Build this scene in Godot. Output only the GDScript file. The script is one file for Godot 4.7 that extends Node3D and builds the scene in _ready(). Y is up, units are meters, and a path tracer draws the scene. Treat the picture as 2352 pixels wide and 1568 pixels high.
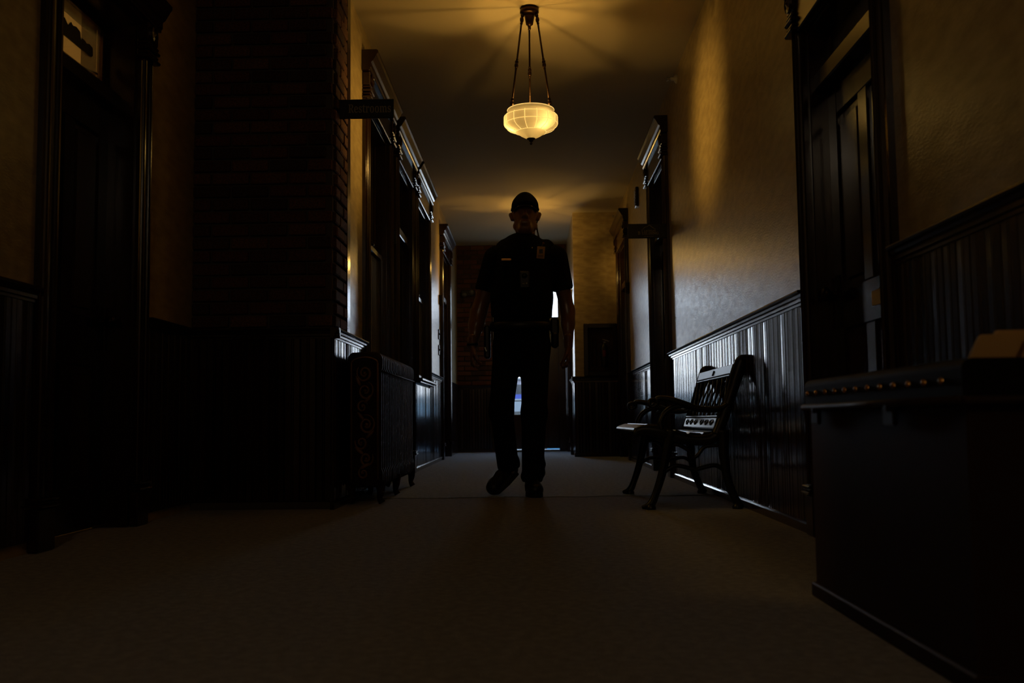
extends Node3D
# A dark old school corridor at dusk: a uniformed man walks towards the camera under a brass pendant lamp.
# World: corridor runs along -z, camera near the origin, metres, y up.

const XL := -1.07        # left corridor wall face
const XR := 1.117        # right corridor wall face
const XN := -1.83        # lobby's left wall face, nearer the camera
const XJ := 0.555        # face of the block that narrows the far end
const ZP := -5.35        # front of the brick pier
const ZJ := -12.35       # front of the far block
const ZB := -14.6        # end wall
const H := 3.046         # ceiling
const RAIL := 0.968      # top of the chair rail

var rng := RandomNumberGenerator.new()
var M := {}
var used := {}

func _ready() -> void:
	rng.seed = 7
	# ---------------------------------------------------------------- camera, sky, daylight, exposure
	var cam := Camera3D.new()
	cam.name = "camera"
	cam.fov = rad_to_deg(2.0 * atan(784.0 / 2287.0))
	cam.near = 0.05
	cam.far = 400.0
	cam.position = Vector3(0, 0.463, 0)
	cam.rotation = Vector3(0.0785, 0.018, -0.0117)
	var att := CameraAttributesPhysical.new()
	att.frustum_focal_length = 35.0
	att.frustum_focus_distance = 6.0
	att.exposure_aperture = 4.0
	cam.attributes = att
	add_child(cam)
	cam.current = true
	cam.fov = rad_to_deg(2.0 * atan(784.0 / 2287.0))
	var env := Environment.new()
	env.background_mode = Environment.BG_SKY
	var sky := Sky.new()
	var sm := ProceduralSkyMaterial.new()
	sm.sky_top_color = Color(0.62, 0.80, 1.0)
	sm.sky_horizon_color = Color(0.90, 0.93, 0.97)
	sm.ground_bottom_color = Color(0.32, 0.32, 0.33)
	sm.ground_horizon_color = Color(0.62, 0.61, 0.61)
	sm.sky_energy_multiplier = 2.0
	sm.ground_energy_multiplier = 0.8
	sky.sky_material = sm
	env.sky = sky
	env.tonemap_mode = Environment.TONE_MAPPER_LINEAR
	env.tonemap_exposure = 1.0
	env.sdfgi_enabled = true
	env.ssao_enabled = true
	env.ssil_enabled = true
	var we := WorldEnvironment.new()
	we.name = "environment"
	we.environment = env
	add_child(we)
	# daylight that comes in through the glass of the end door and its transom
	daylight("sky_daylight", Vector3(-0.01, 2.15, ZB - 2.45), Vector2(2.4, 2.5), DAY)
	daylight("door_daylight", Vector3(-0.01, 1.19, ZB - 0.16), Vector2(0.50, 1.30), 0.12, Color(0.74, 0.90, 1.0))
	daylight("transom_daylight", Vector3(-0.01, 2.22, ZB - 0.16), Vector2(0.72, 0.46), 0.12, Color(0.74, 0.90, 1.0))
	materials()
	shell()
	openings()
	lamps()
	person()
	bench()
	radiator()
	signs()
	trunk()
	small_things()
	outside()

const DAY := 6.0
const DAYCOL := Color(0.96, 0.985, 1.0)
const LAMP := 0.15
const SIDE := 0.5
const LOBBY_UNSEEN := 0.26  # strength of the unseen lamp behind the camera that lights the lobby
const LAMPCOL := Color(1.0, 0.785, 0.385)

func daylight(called: String, at: Vector3, size: Vector2, e: float, c := DAYCOL) -> void:
	var l := AreaLight3D.new()
	l.name = called
	l.area_size = size
	l.area_normalize_energy = true
	l.light_energy = e
	l.light_color = c
	l.area_range = 40.0
	l.area_attenuation = 2.0
	l.shadow_enabled = true
	l.position = at
	l.rotation.y = PI      # shines along +z, into the corridor
	add_child(l)

# ------------------------------------------------------------------ node helpers
func numbered(called: String) -> String:
	if not used.has(called):
		used[called] = 0
		return called
	used[called] += 1
	return "%s_%03d" % [called, used[called]]

func tag(o: Node, label: String, category: String, group := "", kind := "") -> Node:
	o.set_meta("label", label)
	o.set_meta("category", category)
	if group: o.set_meta("group", group)
	if kind: o.set_meta("kind", kind)
	return o

func thing(called: String, label: String, category: String, at := Vector3.ZERO, turn := 0.0, group := "", kind := "") -> Node3D:
	var o := Node3D.new()
	o.name = numbered(called)
	o.position = at
	o.rotation.y = turn
	add_child(o)
	tag(o, label, category, group, kind)
	return o

func part(called: String, mesh: Mesh, m: Material, parent: Node, at := Vector3.ZERO) -> MeshInstance3D:
	var o := MeshInstance3D.new()
	o.mesh = mesh
	o.material_override = m
	o.position = at
	if parent == self:
		o.name = numbered(called)
		add_child(o)
	else:
		var k: String = str(parent.get_instance_id()) + called
		if used.has(k):
			used[k] += 1
			o.name = "%s_%03d" % [called, used[k]]
		else:
			used[k] = 0
			o.name = called
		parent.add_child(o, true)
	return o

func obj(called: String, st: SurfaceTool, m: Material, parent: Node, at := Vector3.ZERO) -> MeshInstance3D:
	return part(called, done(st), m, parent, at)

# ------------------------------------------------------------------ mesh helpers (counter-clockwise outside in, clockwise out)
func mb(smooth := false) -> SurfaceTool:
	var st := SurfaceTool.new()
	st.begin(Mesh.PRIMITIVE_TRIANGLES)
	st.set_smooth_group(0 if smooth else -1)
	return st

func done(st: SurfaceTool) -> ArrayMesh:
	st.generate_normals()
	return st.commit()

func tri(st: SurfaceTool, a: Vector3, b: Vector3, c: Vector3) -> void:
	st.add_vertex(a); st.add_vertex(c); st.add_vertex(b)

func quad(st: SurfaceTool, a: Vector3, b: Vector3, c: Vector3, d: Vector3) -> void:
	tri(st, a, b, c); tri(st, a, c, d)

func box(st: SurfaceTool, lo: Vector3, hi: Vector3) -> void:
	var p := []
	for i in 8:
		p.append(Vector3(hi.x if i & 1 else lo.x, hi.y if i & 2 else lo.y, hi.z if i & 4 else lo.z))
	quad(st, p[4], p[5], p[7], p[6]); quad(st, p[1], p[0], p[2], p[3])
	quad(st, p[5], p[1], p[3], p[7]); quad(st, p[0], p[4], p[6], p[2])
	quad(st, p[6], p[7], p[3], p[2]); quad(st, p[0], p[1], p[5], p[4])

func face_out(st: SurfaceTool, pts: Array, c: Vector3) -> void:   # a flat convex face turned away from c
	var n: Vector3 = (pts[1] - pts[0]).cross(pts[2] - pts[0])
	var turned: bool = n.dot(pts[0] - c) < 0.0
	for i in range(1, pts.size() - 1):
		if turned: tri(st, pts[0], pts[i + 1], pts[i])
		else: tri(st, pts[0], pts[i], pts[i + 1])

func cbox(st: SurfaceTool, c: Vector3, s: Vector3, ch := 0.004, b := Basis()) -> void:   # chamfered box
	var h := s * 0.5
	ch = minf(ch, minf(h.x, minf(h.y, h.z)) * 0.9)
	var ax := [b.x, b.y, b.z]
	var v := func(sg: Array, k: int) -> Vector3:     # corner vertex that lies in face k
		var r := c
		for i in 3:
			r += ax[i] * sg[i] * (h[i] - (0.0 if i == k else ch))
		return r
	for k in 3:
		var i := (k + 1) % 3
		var j := (k + 2) % 3
		for sk in [-1.0, 1.0]:
			var q := []
			for ij in [[-1.0, -1.0], [1.0, -1.0], [1.0, 1.0], [-1.0, 1.0]]:
				var sg := [0.0, 0.0, 0.0]
				sg[k] = sk; sg[i] = ij[0]; sg[j] = ij[1]
				q.append(v.call(sg, k))
			face_out(st, q, c)
			for sj in [-1.0, 1.0]:
				var s1 := [0.0, 0.0, 0.0]
				s1[k] = sk; s1[i] = sj; s1[j] = -1.0
				var s2 := s1.duplicate()
				s2[j] = 1.0
				face_out(st, [v.call(s1, k), v.call(s2, k), v.call(s2, i), v.call(s1, i)], c)
	for i in 8:
		var sg := [1.0 if i & 1 else -1.0, 1.0 if i & 2 else -1.0, 1.0 if i & 4 else -1.0]
		face_out(st, [v.call(sg, 0), v.call(sg, 1), v.call(sg, 2)], c)

func sweep(st: SurfaceTool, prof: PackedVector2Array, p0: Vector3, p1: Vector3, u: Vector3, v: Vector3) -> void:   # a closed outline pushed from p0 to p1
	var n := prof.size()
	var d := p1 - p0
	var area := 0.0
	for i in n:
		area += prof[i].cross(prof[(i + 1) % n])
	var flip: bool = (area > 0.0) != (u.cross(v).dot(d) > 0.0)
	for i in n:
		var a: Vector3 = p0 + u * prof[i].x + v * prof[i].y
		var b: Vector3 = p0 + u * prof[(i + 1) % n].x + v * prof[(i + 1) % n].y
		if flip: quad(st, b, a, a + d, b + d)
		else: quad(st, a, b, b + d, a + d)
	var t := Geometry2D.triangulate_polygon(prof)
	for i in range(0, t.size(), 3):
		var q := [prof[t[i]], prof[t[i + 1]], prof[t[i + 2]]]
		var w: Array = q.map(func(x): return p0 + u * x.x + v * x.y)
		var up: bool = (w[1] - w[0]).cross(w[2] - w[0]).dot(d) > 0.0
		if up:
			tri(st, w[0], w[2], w[1]); tri(st, w[0] + d, w[1] + d, w[2] + d)
		else:
			tri(st, w[0], w[1], w[2]); tri(st, w[0] + d, w[2] + d, w[1] + d)

func lathe(st: SurfaceTool, prof: Array, seg := 24, at := Vector3.ZERO, b := Basis(), flutes := 0, depth := 0.0) -> void:   # [r, y] from bottom to top
	for i in prof.size() - 1:
		for k in seg:
			var q := []
			for e in [[i, k], [i, k + 1], [i + 1, k + 1], [i + 1, k]]:
				var a: float = TAU * e[1] / seg
				var r: float = prof[e[0]][0]
				if flutes: r *= 1.0 - depth * absf(sin(a * flutes * 0.5))
				q.append(at + b * Vector3(cos(a) * r, prof[e[0]][1], -sin(a) * r))
			if prof[i][0] < 1e-6: tri(st, q[0], q[2], q[3])
			elif prof[i + 1][0] < 1e-6: tri(st, q[0], q[1], q[2])
			else: quad(st, q[0], q[1], q[2], q[3])

func tube(st: SurfaceTool, pts: Array, radii: Array, seg := 8, wide := 1.0, up := Vector3(0, 0, 1)) -> void:   # round bar along points; wide stretches it along up
	var rings := []
	for i in pts.size():
		var d: Vector3 = (pts[mini(i + 1, pts.size() - 1)] - pts[maxi(i - 1, 0)]).normalized()
		var w: Vector3 = (up - d * up.dot(d))
		if w.length() < 0.05: w = Vector3(1, 0, 0) - d * d.x
		w = w.normalized()
		var n: Vector3 = w.cross(d)
		var r: float = radii[mini(i, radii.size() - 1)]
		var ring := []
		for k in seg:
			var a := TAU * k / seg
			ring.append(pts[i] + n * cos(a) * r + w * sin(a) * r * wide)
		rings.append(ring)
	for i in rings.size() - 1:
		for k in seg:
			var k2 := (k + 1) % seg
			quad(st, rings[i][k2], rings[i][k], rings[i + 1][k], rings[i + 1][k2])
	for e in [0, rings.size() - 1]:
		var c: Vector3 = pts[e]
		for k in seg:
			if e == 0: tri(st, c, rings[e][k], rings[e][(k + 1) % seg])
			else: tri(st, c, rings[e][(k + 1) % seg], rings[e][k])

func curve(keys: Array, n := 6) -> Array:      # Catmull-Rom through the keys
	var out := []
	for i in keys.size() - 1:
		var a = keys[maxi(i - 1, 0)]
		var b = keys[i]
		var c = keys[i + 1]
		var d = keys[mini(i + 2, keys.size() - 1)]
		for k in n:
			var t := float(k) / n
			out.append(0.5 * ((2.0 * b) + (c - a) * t + (2.0 * a - 5.0 * b + 4.0 * c - d) * t * t + (3.0 * b - a - 3.0 * c + d) * t * t * t))
	out.append(keys[-1])
	return out

func spread(vals: Array, n: int) -> Array:     # radii resampled to n points
	var out := []
	for i in n:
		var t: float = float(i) / maxi(n - 1, 1) * (vals.size() - 1)
		var k := mini(int(t), vals.size() - 2)
		out.append(lerpf(vals[k], vals[k + 1], t - k))
	return out

func ball(st: SurfaceTool, c: Vector3, r: Vector3, seg := 12, rows := 7) -> void:
	var prof := []
	for i in rows + 1:
		var a := -PI / 2 + PI * i / rows
		prof.append([0.0 if i == 0 or i == rows else cos(a), sin(a)])
	lathe(st, prof, seg, c, Basis(Vector3(r.x, 0, 0), Vector3(0, r.y, 0), Vector3(0, 0, r.z)))

# ------------------------------------------------------------------ smooth bodies from bones (surface nets)
# bone: [a, b, ra, rb, depth ratio (z), flat end (0 none, 1 at b, 2 both)]
func nets(out: Dictionary, bones: Array, cell: float, k: float) -> void:
	var lo := Vector3(1e9, 1e9, 1e9)
	var hi := -lo
	for b in bones:
		var r: float = maxf(b[2], b[3]) * maxf(1.0, b[4]) + k + cell * 3.0
		lo = lo.min(b[0] - Vector3(r, r, r)).min(b[1] - Vector3(r, r, r))
		hi = hi.max(b[0] + Vector3(r, r, r)).max(b[1] + Vector3(r, r, r))
	var n := Vector3i(((hi - lo) / cell).ceil()) + Vector3i.ONE
	var sx := n.y * n.z
	var sy := n.z
	var f := PackedFloat32Array()
	f.resize(n.x * n.y * n.z)
	f.fill(1.0)
	for b in bones:
		var a: Vector3 = b[0]
		var e: Vector3 = b[1]
		var ra: float = b[2]
		var rb: float = b[3]
		var iz: float = 1.0 / b[4]
		var r: float = maxf(ra, rb) * maxf(1.0, b[4]) + k + cell * 2.0
		var flat: int = b[5] if b.size() > 5 else 0
		var i0 := Vector3i(((a.min(e) - Vector3(r, r, r) - lo) / cell).floor()).max(Vector3i.ZERO)
		var i1 := Vector3i(((a.max(e) + Vector3(r, r, r) - lo) / cell).ceil()).min(n - Vector3i.ONE)
		var d := e - a
		d.z *= iz
		var dd := maxf(d.length_squared(), 1e-9)
		var dir := (e - a).normalized()
		for x in range(i0.x, i1.x + 1):
			for y in range(i0.y, i1.y + 1):
				var base := x * sx + y * sy
				for z in range(i0.z, i1.z + 1):
					var p := lo + Vector3(x, y, z) * cell
					var q := p - a
					q.z *= iz
					var t := clampf(q.dot(d) / dd, 0.0, 1.0)
					var v := (q - d * t).length() - lerpf(ra, rb, t)
					if flat > 0:
						v = maxf(v, (p - e).dot(dir))
						if flat > 1: v = maxf(v, (a - p).dot(dir))
					var g := f[base + z]
					var h := maxf(k - absf(g - v), 0.0)
					f[base + z] = minf(g, v) - h * h * 0.25 / k
	var verts: PackedVector3Array = out.v
	var idx: PackedInt32Array = out.i
	var id := PackedInt32Array()
	id.resize(n.x * n.y * n.z)
	id.fill(-1)
	var off := [0, 1, sy, sy + 1, sx, sx + 1, sx + sy, sx + sy + 1]
	var cor := [Vector3(0, 0, 0), Vector3(0, 0, 1), Vector3(0, 1, 0), Vector3(0, 1, 1), Vector3(1, 0, 0), Vector3(1, 0, 1), Vector3(1, 1, 0), Vector3(1, 1, 1)]
	var edges := [[0, 1], [0, 2], [0, 4], [1, 3], [1, 5], [2, 3], [2, 6], [3, 7], [4, 5], [4, 6], [5, 7], [6, 7]]
	for x in n.x - 1:
		for y in n.y - 1:
			var base := x * sx + y * sy
			for z in n.z - 1:
				var at := base + z
				if absf(f[at]) > cell * 2.5: continue
				var s := 0
				for c in 8:
					if f[at + off[c]] < 0.0: s += 1
				if s == 0 or s == 8: continue
				var sum := Vector3.ZERO
				var m := 0
				for ed in edges:
					var fa: float = f[at + off[ed[0]]]
					var fb: float = f[at + off[ed[1]]]
					if (fa < 0.0) != (fb < 0.0):
						var ca: Vector3 = cor[ed[0]]
						sum += ca.lerp(cor[ed[1]], fa / (fa - fb))
						m += 1
				id[at] = verts.size()
				verts.append(lo + (Vector3(x, y, z) + sum / m) * cell)
	for x in range(1, n.x - 1):
		for y in range(1, n.y - 1):
			var base := x * sx + y * sy
			for z in range(1, n.z - 1):
				var at := base + z
				var g := f[at]
				if absf(g) > cell * 2.5: continue
				var ins := g < 0.0
				for axis in 3:
					var step: int = [sx, sy, 1][axis]
					if ins == (f[at + step] < 0.0): continue
					var u: int = [sy, 1, sx][axis]
					var w: int = [1, sx, sy][axis]
					var q := [id[at - u - w], id[at - w], id[at], id[at - u]]
					if q.has(-1): continue
					if ins: idx.append_array([q[0], q[2], q[1], q[0], q[3], q[2]])
					else: idx.append_array([q[0], q[1], q[2], q[0], q[2], q[3]])
	out.v = verts
	out.i = idx

func skin(bones: Array, cell: float, k: float, more := []) -> ArrayMesh:
	var out := {"v": PackedVector3Array(), "i": PackedInt32Array()}
	nets(out, bones, cell, k)
	for e in more:
		nets(out, e[0], e[1], e[2])
	var v: PackedVector3Array = out.v
	var ix: PackedInt32Array = out.i
	var nrm := PackedVector3Array()
	nrm.resize(v.size())
	for t in range(0, ix.size(), 3):
		var c := (v[ix[t + 2]] - v[ix[t]]).cross(v[ix[t + 1]] - v[ix[t]])
		nrm[ix[t]] += c; nrm[ix[t + 1]] += c; nrm[ix[t + 2]] += c
	for i in nrm.size():
		nrm[i] = nrm[i].normalized()
	var arr := []
	arr.resize(Mesh.ARRAY_MAX)
	arr[Mesh.ARRAY_VERTEX] = v
	arr[Mesh.ARRAY_NORMAL] = nrm
	arr[Mesh.ARRAY_INDEX] = ix
	var am := ArrayMesh.new()
	am.add_surface_from_arrays(Mesh.PRIMITIVE_TRIANGLES, arr)
	return am

# ------------------------------------------------------------------ materials
func noise_tex(freq: float, lo: Color, hi: Color, sd: int, size := 512, kind := FastNoiseLite.TYPE_SIMPLEX_SMOOTH, oct := 4) -> NoiseTexture2D:
	var n := FastNoiseLite.new()
	n.noise_type = kind
	n.seed = sd
	n.frequency = freq
	n.fractal_octaves = oct
	var t := NoiseTexture2D.new()
	t.width = size
	t.height = size
	t.seamless = true
	t.noise = n
	var g := Gradient.new()
	g.set_color(0, lo)
	g.set_color(1, hi)
	t.color_ramp = g
	return t

func mat(called: String, c: Color, rough: float, metal := 0.0) -> StandardMaterial3D:
	var m := StandardMaterial3D.new()
	m.resource_name = called
	m.albedo_color = c
	m.roughness = rough
	m.metallic = metal
	M[called] = m
	return m

func tri_map(m: StandardMaterial3D, s: Vector3, world := true) -> void:
	m.uv1_triplanar = true
	m.uv1_world_triplanar = world
	m.uv1_scale = s

func materials() -> void:
	var grain := noise_tex(0.02, Color(0.55, 0.55, 0.55), Color(1, 1, 1), 3)
	var grain_h := noise_tex(0.03, Color(0.0, 0.0, 0.0), Color(1, 1, 1), 5)
	for w in [["wood", Color(0.20, 0.105, 0.07), 0.19], ["wood_dark", Color(0.15, 0.08, 0.055), 0.17], ["wood_red", Color(0.23, 0.11, 0.07), 0.17]]:
		var m := mat(w[0], w[1], w[2])
		m.albedo_texture = grain
		m.heightmap_enabled = true
		m.heightmap_texture = grain_h
		m.heightmap_scale = 0.007
		tri_map(m, Vector3(9, 0.7, 9))
		m.clearcoat_enabled = true
		m.clearcoat = 0.25
		m.clearcoat_roughness = 0.12
	var pl_h := noise_tex(0.018, Color(0, 0, 0), Color(1, 1, 1), 11, 1024, FastNoiseLite.TYPE_SIMPLEX_SMOOTH, 6)
	var pl_c := noise_tex(0.006, Color(0.82, 0.80, 0.77), Color(1, 1, 1), 12, 512)
	var pl_r := noise_tex(0.006, Color(0.78, 0.78, 0.78), Color(1, 1, 1), 13, 512)
	var p := mat("plaster", Color(0.76, 0.68, 0.51), 0.37)
	p.metallic_specular = 0.37
	p.albedo_texture = pl_c
	p.roughness_texture = pl_r
	p.heightmap_enabled = true
	p.heightmap_texture = pl_h
	p.heightmap_scale = 0.055
	tri_map(p, Vector3(1.6, 4.2, 1.6))
	var ce := mat("ceiling_paint", Color(0.72, 0.67, 0.57), 0.95)
	ce.metallic_specular = 0.2
	var cp_h := noise_tex(0.12, Color(0, 0, 0), Color(1, 1, 1), 21, 1024, FastNoiseLite.TYPE_SIMPLEX_SMOOTH, 5)
	var cp_c := noise_tex(0.02, Color(0.68, 0.68, 0.68), Color(1, 1, 1), 22, 1024, FastNoiseLite.TYPE_SIMPLEX_SMOOTH, 6)
	for c in [["carpet", Color(0.72, 0.745, 0.77)], ["carpet_front", Color(0.60, 0.57, 0.55)]]:
		var m := mat(c[0], c[1], 0.95)
		m.albedo_texture = cp_c
		m.heightmap_enabled = true
		m.heightmap_texture = cp_h
		m.heightmap_scale = 0.5
		m.metallic_specular = 0.2
		m.rim_enabled = true
		m.rim = 1.0
		tri_map(m, Vector3(1.3, 1.3, 1.3))
	var br := noise_tex(0.05, Color(0.6, 0.6, 0.6), Color(1, 1, 1), 31, 256)
	var br_h := noise_tex(0.08, Color(0, 0, 0), Color(1, 1, 1), 32, 256)
	for b in [["brick_a", Color(0.47, 0.28, 0.20)], ["brick_b", Color(0.39, 0.24, 0.18)], ["brick_c", Color(0.52, 0.34, 0.24)], ["brick_d", Color(0.32, 0.21, 0.165)]]:
		var m := mat(b[0], b[1], 0.85)
		m.albedo_texture = br
		m.heightmap_enabled = true
		m.heightmap_texture = br_h
		m.heightmap_scale = 0.25
		tri_map(m, Vector3(5, 5, 5))
	mat("mortar", Color(0.33, 0.29, 0.25), 0.95)
	mat("iron", Color(0.055, 0.06, 0.06), 0.38)
	mat("bench_paint", Color(0.06, 0.075, 0.075), 0.33)
	var rd := mat("radiator_paint", Color(0.20, 0.135, 0.09), 0.6)
	rd.metallic_specular = 0.2
	var rg := mat("radiator_gilt", Color(0.50, 0.36, 0.20), 0.5)
	rg.metallic = 0.25
	mat("brass", Color(0.45, 0.30, 0.14), 0.28, 0.9)
	mat("dark_brass", Color(0.20, 0.13, 0.07), 0.33, 0.85)
	mat("dim_patch", Color(0.17, 0.16, 0.15), 0.9)
	mat("lamp_head", Color(0.42, 0.41, 0.39), 0.5)
	mat("bronze", Color(0.16, 0.10, 0.06), 0.35, 0.8)
	mat("steel", Color(0.6, 0.6, 0.6), 0.3, 0.9)
	mat("black_plastic", Color(0.05, 0.05, 0.055), 0.45)
	mat("sign_face", Color(0.055, 0.065, 0.07), 0.6)
	mat("sign_letter", Color(0.58, 0.54, 0.44), 0.55)
	mat("white_plastic", Color(0.75, 0.74, 0.70), 0.5)
	mat("paper", Color(0.86, 0.80, 0.68), 0.8)
	mat("tan_card", Color(0.78, 0.62, 0.38), 0.85)
	var sk := mat("skin", Color(0.48, 0.325, 0.255), 0.32)
	sk.clearcoat_enabled = true
	sk.clearcoat = 0.3
	sk.clearcoat_roughness = 0.2
	sk.rim_enabled = true
	sk.rim = 1.0
	sk.rim_tint = 0.3
	var cl := noise_tex(0.3, Color(0.7, 0.7, 0.7), Color(1, 1, 1), 41, 256)
	for c in [["uniform", Color(0.075, 0.08, 0.095)], ["trouser_cloth", Color(0.085, 0.085, 0.09)], ["vest_cloth", Color(0.06, 0.062, 0.068)], ["cap_cloth", Color(0.036, 0.032, 0.030)]]:
		var m := mat(c[0], c[1], 0.9)
		m.albedo_texture = cl
		m.metallic_specular = 0.25
		tri_map(m, Vector3(6, 6, 6), false)
	mat("leather", Color(0.045, 0.042, 0.04), 0.42)
	for e in [["trunk_leather", Color(0.09, 0.075, 0.065), 0.6], ["trunk_wood", Color(0.20, 0.14, 0.11), 0.5]]:
		mat(e[0], e[1], e[2]).metallic_specular = 0.2
	mat("stud_brass", Color(0.75, 0.55, 0.30), 0.18, 0.9)
	mat("rubber", Color(0.04, 0.04, 0.04), 0.7)
	mat("hair", Color(0.09, 0.06, 0.045), 0.6)
	mat("lens_green", Color(0.05, 0.16, 0.11), 0.08)
	mat("red_paint", Color(0.45, 0.05, 0.04), 0.3)
	mat("void_black", Color(0.03, 0.028, 0.026), 0.95)
	var g := mat("glass", Color(1, 1, 1, 0.08), 0.03)
	g.transparency = BaseMaterial3D.TRANSPARENCY_ALPHA
	var gb := mat("bowl_glass", Color(0.70, 0.67, 0.60), 0.35)
	gb.backlight_enabled = true
	gb.backlight = Color(0.30, 0.30, 0.31)
	gb.cull_mode = BaseMaterial3D.CULL_DISABLED
	var rb := mat("bowl_rib", Color(0.98, 0.92, 0.78), 0.3)
	rb.emission_enabled = true
	rb.emission = Color(1.0, 0.86, 0.55)
	rb.emission_energy_multiplier = 0.9
	rb.backlight_enabled = true
	rb.backlight = Color(0.8, 0.72, 0.55)
	var bu := mat("bulb_glow", Color(1, 0.9, 0.7), 0.4)
	bu.emission_enabled = true
	bu.emission = Color(1.0, 0.80, 0.42)
	bu.emission_energy_multiplier = 9.0
	mat("concrete", Color(0.50, 0.49, 0.47), 0.9)
	var gr := mat("gravel", Color(0.40, 0.37, 0.33), 0.95)
	gr.albedo_texture = noise_tex(0.08, Color(0.45, 0.45, 0.45), Color(1, 1, 1), 51, 512)
	tri_map(gr, Vector3(0.5, 0.5, 0.5))
	mat("car_blue", Color(0.05, 0.20, 0.55), 0.25)
	mat("car_glass", Color(0.16, 0.17, 0.18), 0.1)
	mat("bin_blue", Color(0.28, 0.50, 0.62), 0.5)
	mat("render_pale", Color(0.70, 0.68, 0.72), 0.9)
	mat("tyre", Color(0.05, 0.05, 0.05), 0.8)

# ------------------------------------------------------------------ shell of the building
# openings along a wall that runs in z: [far z, near z, bottom y, top y, through]
func wall_run(x0: float, x1: float, z0: float, z1: float, holes: Array, back: float) -> SurfaceTool:
	var st := mb()
	holes.sort_custom(func(a, b): return a[0] < b[0])
	var z := z0
	for h in holes:
		if h[0] > z: box(st, Vector3(x0, 0, z), Vector3(x1, H, h[0]))
		box(st, Vector3(x0, h[3], h[0]), Vector3(x1, H, h[1]))
		if h[2] > 0.0: box(st, Vector3(x0, 0, h[0]), Vector3(x1, h[2], h[1]))
		if not h[4]:
			var bx := [x0, x0 + back] if back > 0 else [x1 + back, x1]
			box(st, Vector3(bx[0], h[2], h[0]), Vector3(bx[1], h[3], h[1]))
		z = h[1]
	if z1 > z: box(st, Vector3(x0, 0, z), Vector3(x1, H, z1))
	return st

func struct(called: String, st: SurfaceTool, m: Material, label: String, category: String) -> MeshInstance3D:
	var o := obj(called, st, m, self)
	tag(o, label, category, "", "structure")
	return o

var board_mesh := {}
func boards(parent: Node, axis: String, plane: float, out: float, a: float, b: float, y0: float, y1: float, lean := 0.045) -> void:
	# tongue-and-groove boards on a wall; axis = the world axis they are laid along, out = the side of the wall they face
	var key := "%.3f" % (y1 - y0)
	var w := 0.082
	if not board_mesh.has(key):
		var st := mb()
		var p := PackedVector2Array([Vector2(-w / 2, 0), Vector2(w / 2, 0), Vector2(w / 2, 0.006), Vector2(w / 2 - 0.005, 0.012), Vector2(0.0075, 0.0125), Vector2(0.005, 0.008), Vector2(0.0025, 0.013), Vector2(-0.0025, 0.013), Vector2(-0.005, 0.008), Vector2(-0.0075, 0.0125), Vector2(-w / 2 + 0.005, 0.012), Vector2(-w / 2, 0.006)])
		sweep(st, p, Vector3.ZERO, Vector3(0, y1 - y0, 0), Vector3(1, 0, 0), Vector3(0, 0, 1))
		board_mesh[key] = done(st)
	var n := maxi(1, int(round(absf(b - a) / w)))
	var pitch := (b - a) / n
	for i in n:
		var c := a + pitch * (i + 0.5)
		var o := part("wainscot_board", board_mesh[key], M[["wood", "wood", "wood_dark", "wood_red"][rng.randi() % 4]], parent)
		var tilt := rng.randf_range(-lean, lean)
		if axis == "z":
			o.position = Vector3(plane + out * rng.randf_range(0.0005, 0.002), y0, c)
			o.rotation.y = out * PI / 2 + tilt
		else:
			o.position = Vector3(c, y0, plane + out * rng.randf_range(0.0005, 0.002))
			o.rotation.y = (0.0 if out > 0 else PI) + tilt
		o.scale.x = absf(pitch) / w

func rail_profile() -> PackedVector2Array:   # x = out of the wall, y = up, top at 0
	return PackedVector2Array([Vector2(0, -0.056), Vector2(0.018, -0.056), Vector2(0.018, -0.046), Vector2(0.024, -0.042), Vector2(0.024, -0.030), Vector2(0.032, -0.026), Vector2(0.034, -0.016), Vector2(0.044, -0.012), Vector2(0.047, -0.006), Vector2(0.044, 0.0), Vector2(0, 0)])

func rail(label: String, p0: Vector3, p1: Vector3, out: Vector3) -> void:
	var st := mb()
	sweep(st, rail_profile(), p0, p1, out, Vector3.UP)
	struct("trim_%d" % next_trim(), st, M.wood, label, "chair rail")

var trims := 0
func next_trim() -> int:
	trims += 1
	return trims

func base_strip(side: String, label: String, p0: Vector3, p1: Vector3, out: Vector3) -> void:
	var st := mb()
	sweep(st, PackedVector2Array([Vector2(0, 0), Vector2(0.024, 0), Vector2(0.024, 0.034), Vector2(0.020, 0.041), Vector2(0.013, 0.044), Vector2(0, 0.044)]), p0, p1, out, Vector3.UP)
	struct(numbered("baseboard_" + side), st, M.wood_red, label, "baseboard")

func bricks(parent: Node, axis: String, plane: float, out: float, a: float, b: float, y0: float, y1: float, variants: Array) -> void:
	var rows := int((y1 - y0) / 0.0705)
	for r in rows:
		var y := y0 + (r + 0.5) * (y1 - y0) / rows
		var x := a - (0.105 if r % 2 else 0.0)
		while x < b - 0.02:
			var x0 := maxf(x, a)
			var x1 := minf(x + 0.2, b)
			if x1 - x0 > 0.03:
				var full: bool = x1 - x0 > 0.19
				var o := part("brick", variants[rng.randi() % 3], M[["brick_a", "brick_b", "brick_c", "brick_d", "brick_a"][rng.randi() % 5]], parent)
				var c := (x0 + x1) * 0.5
				var pr := out * rng.randf_range(0.002, 0.009)
				if axis == "z":
					o.position = Vector3(plane + pr, y, c)
					o.rotation.y = PI / 2
				else:
					o.position = Vector3(c, y, plane + pr)
				o.rotation.z = rng.randf_range(-0.01, 0.01)
				if not full: o.scale.x = (x1 - x0) / 0.2
			x += 0.21

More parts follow.
